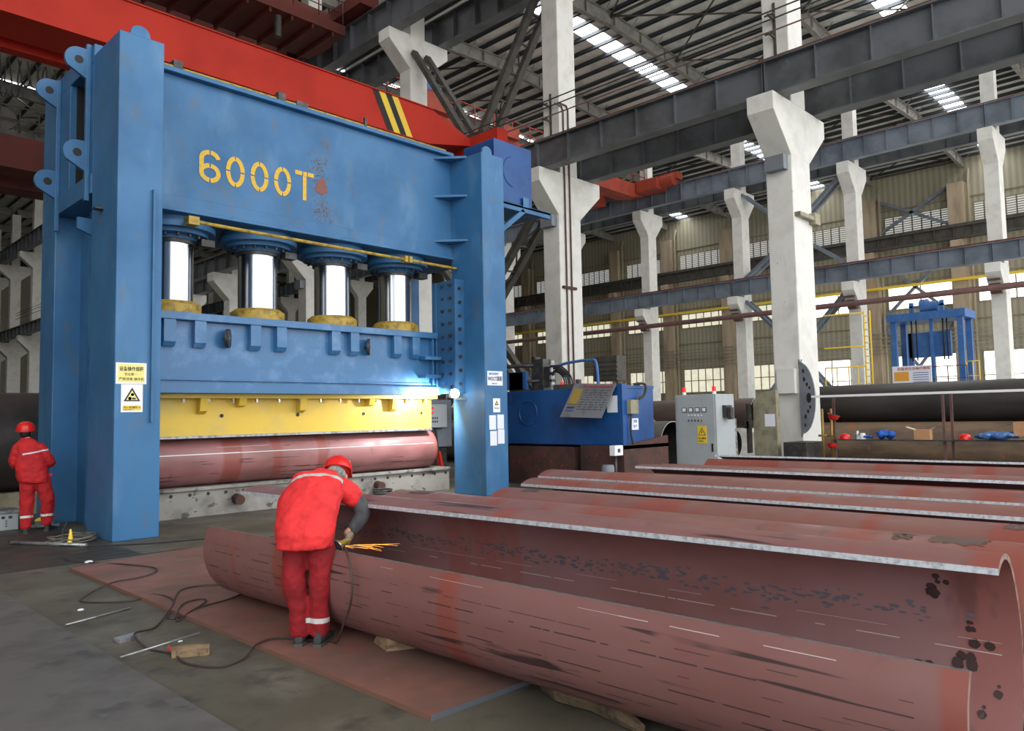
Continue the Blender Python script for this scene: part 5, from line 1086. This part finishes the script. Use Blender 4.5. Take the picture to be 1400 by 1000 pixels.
TEX2 = bpy.data.textures.new('wrinkles', 'CLOUDS'); TEX2.noise_scale = .06; TEX2.noise_depth = 1
def cloth(mb, name, m, parent, vox=.011, it=6, disp=.022):
    o = mb.build(name, m, parent, fix=True); r = o.modifiers.new('r', 'REMESH'); r.mode = 'VOXEL'; r.voxel_size = vox; r.use_smooth_shade = True
    s_ = o.modifiers.new('s', 'SMOOTH'); s_.iterations = it; s_.factor = .5
    if disp:
        d = o.modifiers.new('d', 'DISPLACE'); d.texture = TEX; d.strength = disp; d.mid_level = .5; d.texture_coords = 'LOCAL'
        d = o.modifiers.new('d2', 'DISPLACE'); d.texture = TEX2; d.strength = disp*.5; d.mid_level = .5; d.texture_coords = 'LOCAL'
    return o
def hand(mb, wrist, dirv, palm_n, side, s=1.0, curl=.9):
    # palm plus five separate curled fingers
    d = Vector(dirv).normalized(); n_ = Vector(palm_n).normalized(); a = d.cross(n_).normalized()*side
    w = Vector(wrist); 
    limb(mb, [(w, .026*s), (w+d*.05*s, .034*s)], 12)
    limb(mb, [(w+d*.03*s-a*.022*s, .02*s), (w+d*.085*s-a*.026*s, .017*s)], 10); limb(mb, [(w+d*.03*s+a*.018*s, .02*s), (w+d*.09*s+a*.022*s, .018*s)], 10)
    for i, (off, L_) in enumerate(((-.033,.062),(-.011,.075),(.011,.08),(.032,.072))):
        b0 = w+d*.085*s+a*off*s; pts = [(b0, .0105*s)]; ang = 0; p = b0
        for j, sg in enumerate((.42,.32,.26)):
            ang += curl*(.55+.12*j); p = p+(d*math.cos(ang)+n_*math.sin(ang))*L_*sg*s; pts.append((p, (.0098-.0008*j)*s))
        limb(mb, pts, 8)
    t0 = w+d*.03*s+a*.036*s; limb(mb, [(t0, .013*s), (t0+(d*.6+a*.5+n_*.5)*.035*s, .0115*s), (t0+(d*1.0+a*.4+n_*1.1)*.05*s, .010*s)], 8)
def head(mb, c, M, s=1.0):
    # M columns: right, forward, up
    c = Vector(c)
    def T(x, y, z): return c+M @ (Vector((x, y, z))*s)
    mb.ell(T(0,-.005,.03), .075*s, .093*s, .095*s, 20, 14, M=M); mb.ell(T(0,.02,-.04), .058*s, .068*s, .075*s, 18, 12, M=M)
    limb(mb, [(T(0,.092,.015), .008*s), (T(0,.108,-.02), .013*s)], 8)           # nose
    limb(mb, [(T(-.022,.088,-.055), .007*s), (T(.022,.088,-.055), .007*s)], 8)   # mouth
    for q in (-1, 1):
        mb.ell(T(q*.078,-.005,-.005), .012*s, .022*s, .033*s, 10, 8, M=M); mb.ell(T(q*.032,.078,.02), .014*s, .012*s, .010*s, 8, 6, M=M)
    mb.ell(T(0,.075,-.1), .025*s, .02*s, .018*s, 10, 8, M=M)
def put_helmet(c, M, r, parent, brim=True):
    mb = MB(); prof = []
    n, mm = 28, 9; vs = []
    c = Vector(c)
    ring = [(1.02,1.07,-.34),(1.03,1.08,-.3),(1.0,1.08,.06),(.985,1.06,.4),(.86,.92,.78),(.6,.65,1.04),(.3,.32,1.14),(.01,.01,1.16)]
    for (ax, ay, z) in ring:
        for k in range(n):
            t_ = 2*PI*k/n; x = ax*math.cos(t_); y = ay*math.sin(t_)
            if z < .05 and math.sin(t_) > .3: y *= 1.14; z += .12
            vs.append(c+M @ Vector((x*r, y*r, z*r)))
    fs = [(i*n+k, i*n+(k+1) % n, (i+1)*n+(k+1) % n, (i+1)*n+k) for i in range(len(ring)-1) for k in range(n)]+[tuple(range(n))[::-1]]
    mb.add(vs, fs, 0, True)
    for q in (-.3, 0, .3): mb.tube([c+M @ (Vector((q*r, -math.cos(a_)*r*.98, math.sin(a_)*r*1.12+.02*r))) for a_ in [.5+2.1*i/10 for i in range(11)]], .008, 6)
    return mb.build('helmet', HELM, parent)
def shoe(heel, toe_dir, parent, up0=.0):
    h = Vector(heel); d = Vector(toe_dir); d.z = 0; d.normalize(); a = Vector((d.y, -d.x, 0)); Z = Vector((0,0,1))
    mb = MB()
    rings = []
    for (t_, w_, ht) in ((-.01,.03,.06),(.03,.042,.085),(.09,.043,.09),(.15,.045,.065),(.21,.047,.05),(.26,.04,.04),(.285,.02,.03)):
        rings.append((h+d*t_+Z*(ht*.5+.012), a*w_, Z*ht*.5))
    loft(mb, rings, 16); limb(mb, [(h+d*.045+Z*.07, .042), (h+d*.04+Z*.13, .045)], 12)
    o = cloth(mb, 'shoe', BOOT, parent, .008, 3, 0)
    s_ = MB(); rr = []
    pts = [(-.02,.032),(.03,.046),(.1,.042),(.17,.05),(.24,.047),(.29,.026)]
    poly = [h+d*t_+a*w_ for t_, w_ in pts]+[h+d*t_-a*w_ for t_, w_ in reversed(pts)]
    n = len(poly); s_.add([p+Z*0 for p in poly]+[p+Z*.022 for p in poly], [tuple(range(n))[::-1], tuple(n+i for i in range(n))]+[(i, (i+1) % n, n+(i+1) % n, n+i) for i in range(n)])
    s_.build('sole', RUBBER, o)

# ---- worker bending over the near pipe
fd = math.radians(46); F1 = frame((3.085, 5.12, .032), fd)
P = thing('person', 'worker in red overalls and helmet bending over the near pipe', 'person', (3.085, 5.12, .032))
RZ = Vector((math.sin(fd), -math.cos(fd), 0)); FZ = Vector((math.cos(fd), math.sin(fd), 0)); UZ = Vector((0,0,1))
def L1(*a): v = F1(*a); return v
hl, hr = (-.13, .03), (.05, .0)
body = MB()
for (u, f_) in (( -.10, -.01), (.06, -.02)):
    limb(body, [(L1(u*.9,.0,.82), .07), (L1(u,-.02,.45), .05), (L1(u,.0,.1), .04)])
loft(body, [(L1(-.02,-.03,.80), RZ*.13, FZ*.10), (L1(-.02,.06,1.0), RZ*.14, (FZ*.7-UZ*.7)*.1), (L1(-.01,.27,1.13), RZ*.16, (FZ*.4-UZ*.9)*.1), (L1(.0,.36,1.18), RZ*.07, (FZ*.3-UZ*.9)*.06)])
limb(body, [(L1(.0,.34,1.17), .055), (L1(.04,.47,1.22), .05)])
hd = (FZ*.78-UZ*.6+RZ*.1).normalized(); hu = (UZ*.75+FZ*.62).normalized(); hrv = hd.cross(hu).normalized(); hu = hrv.cross(hd).normalized()
MH = Matrix((hrv, hd, hu)).transposed(); HC = L1(.09,.53,1.19)
head(body, HC, MH)
limb(body, [(L1(-.22,.27,1.08), .045), (L1(-.26,.42,.86), .038), (L1(-.02,.42,.80), .028)]); limb(body, [(L1(.20,.30,1.10), .045), (L1(.30,.36,.90), .038), (L1(.21,.27,.76), .028)])
cloth(body, 'body', SKIN, P, .009, 3, 0)
# trousers
REDT = nmat_worker('worker_red_trousers', (142,16,26), (116,14,22), [((.0,0,.185), (0,0,1), .018, (190,190,190), tuple(RZ*.06), tuple(RZ), .09)])
tr = MB()
loft(tr, [(L1(-.02,.02,.95), RZ*.165, FZ*.12), (L1(-.02,-.02,.86), RZ*.19, FZ*.145), (L1(-.02,-.03,.76), RZ*.19, FZ*.14), (L1(-.02,-.02,.70), RZ*.17, FZ*.11)])
for (u, f_, uf) in ((-.115, -.01, -.085), (.075, -.02, .06)):
    limb(tr, [(L1(u,-.02,.76), .105), (L1(u*1.02,-.035,.6), .092), (L1(u*1.02,-.045,.46), .082), (L1(uf*1.05,-.03,.3), .074), (L1(uf,-.01,.17), .076), (L1(uf,-.005,.085), .072)])
cloth(tr, 'trousers', REDT, P, .011, 4, .03)
# jacket
REDJ = nmat_worker('worker_red_jacket', (226,46,48), (196,34,38), [(tuple(L1(0,.22,1.12)-Vector((3.085,5.12,.032))+Vector((0,0,0))), tuple(FZ*.82+UZ*.5-RZ*.10), .019, (176,176,174), tuple(L1(-.02,.2,1.1)-Vector((3.085,5.12,.032))), tuple(RZ), .215)], .8)
jk = MB()
loft(jk, [(L1(-.03,-.10,.72), RZ*.20, FZ*.14), (L1(-.03,-.09,.80), RZ*.215, (FZ*.97-UZ*.2)*.155), (L1(-.03,-.03,.90), RZ*.215, (FZ*.88-UZ*.45)*.16), (L1(-.03,.06,1.00), RZ*.22, (FZ*.75-UZ*.65)*.15), (L1(-.02,.16,1.09), RZ*.225, (FZ*.6-UZ*.8)*.14), (L1(-.01,.26,1.155), RZ*.205, (FZ*.45-UZ*.9)*.125), (L1(.01,.34,1.19), RZ*.13, (FZ*.35-UZ*.9)*.09), (L1(.03,.385,1.215), RZ*.075, (FZ*.3-UZ*.95)*.068)])
limb(jk, [(L1(-.17,.25,1.11), .085), (L1(-.26,.32,1.0), .082), (L1(-.28,.38,.88), .072), (L1(-.15,.42,.80), .058)])
limb(jk, [(L1(.15,.27,1.12), .09), (L1(.225,.31,1.07), .09), (L1(.265,.33,1.02), .075)])
cloth(jk, 'jacket', REDJ, P, .011, 8, .03)
sv = MB(); limb(sv, [(L1(.255,.33,1.045), .062), (L1(.315,.35,.96), .068), (L1(.32,.345,.89), .062), (L1(.275,.32,.82), .052), (L1(.25,.30,.79), .045)]); cloth(sv, 'sleeve', M_('grey_undersleeve', (78,80,84), .95, c2=(62,64,68), ns=9, bump=.4), P, .01, 4, .014)
gv = MB(); hand(gv, L1(.245,.295,.785), (L1(.215,.26,.70)-L1(.245,.295,.785)), RZ*-1+FZ*.2, 1, 1.05, .8); cloth(gv, 'glove', GLOVE, P, .006, 2, .004)
gv = MB(); hand(gv, L1(-.03,.42,.80), (L1(.07,.38,.76)-L1(-.03,.42,.80)), UZ*-1-FZ*.1, -1, 1.05, .8); cloth(gv, 'glove', GLOVE, P, .006, 2, .004)
hc = MB(); hc.ell(HC+hu*.02-hd*.02, .082,.10,.10, 20, 12, M=MH); cloth(hc, 'hood', M_('grey_hood_cloth', (150,150,148), .9, c2=(60,60,62), ns=10), P, .009, 3, .006)
put_helmet(HC+hu*.035-hd*.01, MH @ Matrix.Rotation(math.radians(6), 3, 'X'), .118, P)
shoe(L1(-.085,-.05,0), FZ*1+RZ*.0, P); shoe(L1(.06,-.075,0), FZ*1+RZ*.12, P)
# angle grinder with sparks
t = thing('angle_grinder', 'small air grinder held at the edge of the near pipe', 'grinder', tuple(L1(.2,.22,.7)))
g = MB(); g.tube([L1(.235,.27,.725), L1(.19,.20,.70), L1(.165,.165,.70)], [.02,.024,.03], 10); g.build('body', YEL2, t)
g = MB(); g.lathe([(.003,-.004),(.05,-.004),(.05,.004),(.003,.004)], L1(.17,.14,.695), 18, M=Matrix.Rotation(math.radians(60), 3, 'Y')); g.build('disc', LTSTEEL, t)
g = MB()
for i in range(15):
    a_ = Vector(L1(.19,.13,.69)); ln = random.uniform(.06,.22); s0 = random.uniform(0,.26)
    d = (RZ*1+FZ*random.uniform(-.12,.12)+UZ*random.uniform(-.10,.10)).normalized(); side = Vector((0,0,-1))*random.uniform(.0,.03)
    p0 = a_+d*s0; p1 = a_+d*(s0+ln*.5)+side*.3; p2 = a_+d*(s0+ln)+side
    g.tube([p0, p1, p2], [.0006,.0010,.0005], 4)
tag(g.build('grinding_sparks', ORANGE), 'spray of orange sparks flying right from the grinder', 'sparks')

# ---- worker standing at the left
fd = math.radians(72); F1 = frame((3.42, 13.76, .006), fd)
P = thing('person', 'worker in red overalls and helmet standing with his back to us at left', 'person', (3.42, 13.76, .006))
RZ = Vector((math.sin(fd), -math.cos(fd), 0))*.84; FZ = Vector((math.cos(fd), math.sin(fd), 0))
F0 = F1
def L1(u, f_, z): return F0(u*.84 - .11*max(0, z-.75)/.6, f_, z)
body = MB()
for q in ([(-.10,0,.8),(-.13,.02,.5),(-.15,-.02,.1)], [(.10,0,.8),(.16,.04,.5),(.17,.14,.12)]): limb(body, [(L1(*q[0]), .06), (L1(*q[1]), .05), (L1(*q[2]), .04)])
loft(body, [(L1(0,0,.82), RZ*.14, FZ*.1), (L1(0,.0,1.1), RZ*.14, FZ*.1), (L1(0,.0,1.35), RZ*.17, FZ*.1), (L1(0,.02,1.43), RZ*.07, FZ*.06)])
limb(body, [(L1(-.01,.02,1.4), .055), (L1(-.02,.04,1.5), .05)])
for q in (-1, 1): limb(body, [(L1(q*.2,0,1.36), .045), (L1(q*.29,.06,1.1), .038), (L1(q*.2,.28,1.05), .028)])
hd = (FZ-UZ*.25).normalized(); hrv = hd.cross(UZ).normalized(); hu = hrv.cross(hd).normalized(); MH = Matrix((hrv, hd, hu)).transposed(); HC = L1(-.02,.07,1.56)
head(body, HC, MH)
for q in (-1, 1): hand(body, L1(q*.2,.28,1.05), FZ, RZ*-q, q, 1.0, .7)
cloth(body, 'body', SKIN, P, .009, 3, 0)
REDT2 = nmat_worker('standing_worker_red_trousers', (186,30,34), (160,24,30), [((.0,0,.26), (0,.1,1), .018, (216,216,216), (0,0,0), (1,0,0), 2)])
tr = MB()
loft(tr, [(L1(-.03,.0,1.0), RZ*.2, FZ*.13), (L1(-.03,-.01,.9), RZ*.235, FZ*.155), (L1(-.02,-.01,.78), RZ*.235, FZ*.15)])
limb(tr, [(L1(-.13,0,.82), .118), (L1(-.145,.02,.5), .102), (L1(-.15,.0,.3), .092), (L1(-.15,-.02,.1), .075)])
limb(tr, [(L1(.10,0,.82), .118), (L1(.18,.04,.5), .104), (L1(.17,.1,.34), .094), (L1(.17,.14,.13), .075)])
cloth(tr, 'trousers', REDT2, P, .012, 4, .03)
REDJ2 = nmat_worker('standing_worker_red_jacket', (200,32,36), (172,26,32), [((0,-.1,1.27), (-.18,-.05,1), .011, (216,216,222), tuple(RZ*.02), tuple(RZ), .2)], .8)
jk = MB()
loft(jk, [(L1(-.03,.0,.80), RZ*.25, FZ*.165), (L1(-.03,.0,.9), RZ*.26, FZ*.17), (L1(-.02,.0,1.1), RZ*.25, FZ*.16), (L1(0,.0,1.3), RZ*.225, FZ*.14), (L1(-.005,.01,1.385), RZ*.205, FZ*.12), (L1(-.01,.02,1.445), RZ*.13, FZ*.095), (L1(-.02,.03,1.49), RZ*.085, FZ*.075)])
for q in (-1, 1): limb(jk, [(L1(q*.17,0,1.33), .085), (L1(q*.235,.0,1.22), .08), (L1(q*.29,.06,1.08), .072), (L1(q*.22,.24,1.05), .055)])
for q in (-1, 1): jk.bar(L1(q*.2,-.02,.87), L1(q*.29,-.03,.88+.02*q), .02, .04)
cloth(jk, 'jacket', REDJ2, P, .012, 4, .032)
h_ = MB(); h_.ell(HC+hu*.0-hd*.02, .084,.095,.1, 18, 12, M=MH); h_.build('hair', HAIR, P)
put_helmet(HC+hu*.03, MH @ Matrix.Rotation(math.radians(24), 3, 'X'), .13, P)
shoe(L1(-.15,-.06,0), FZ-RZ*.3, P); shoe(L1(.17,.11,0), FZ+RZ*.3, P)

# ================================================================== LIGHT
W = bpy.data.worlds.new('sky'); sc.world = W; W.use_nodes = True; bg = W.node_tree.nodes['Background']; bg.inputs[0].default_value = (.98, .99, 1.0, 1); bg.inputs[1].default_value = 2.75
def area(name, loc, rot, sx_, sy_, e, col=(1,1,1)):
    l = bpy.data.lights.new(name, 'AREA'); l.shape = 'RECTANGLE'; l.size = sx_; l.size_y = sy_; l.energy = e; l.color = col
    o = bpy.data.objects.new(name, l); C.objects.link(o); o.location = loc; o.rotation_euler = rot; return o
pl = bpy.data.lights.new('work_lamp', 'SPOT'); pl.energy = 300; pl.shadow_soft_size = .08; pl.spot_size = math.radians(150); pl.spot_blend = .6; po = bpy.data.objects.new('work_lamp', pl); C.objects.link(po); po.location = (10.84, 12.45, 2.19)
po.rotation_euler = Vector((-.35, 1, -.75)).to_track_quat('-Z', 'Y').to_euler()
sc.view_settings.view_transform = 'Standard'; sc.view_settings.look = 'None'; sc.view_settings.exposure = 0; sc.view_settings.gamma = 1; sc.view_settings.use_curve_mapping = False
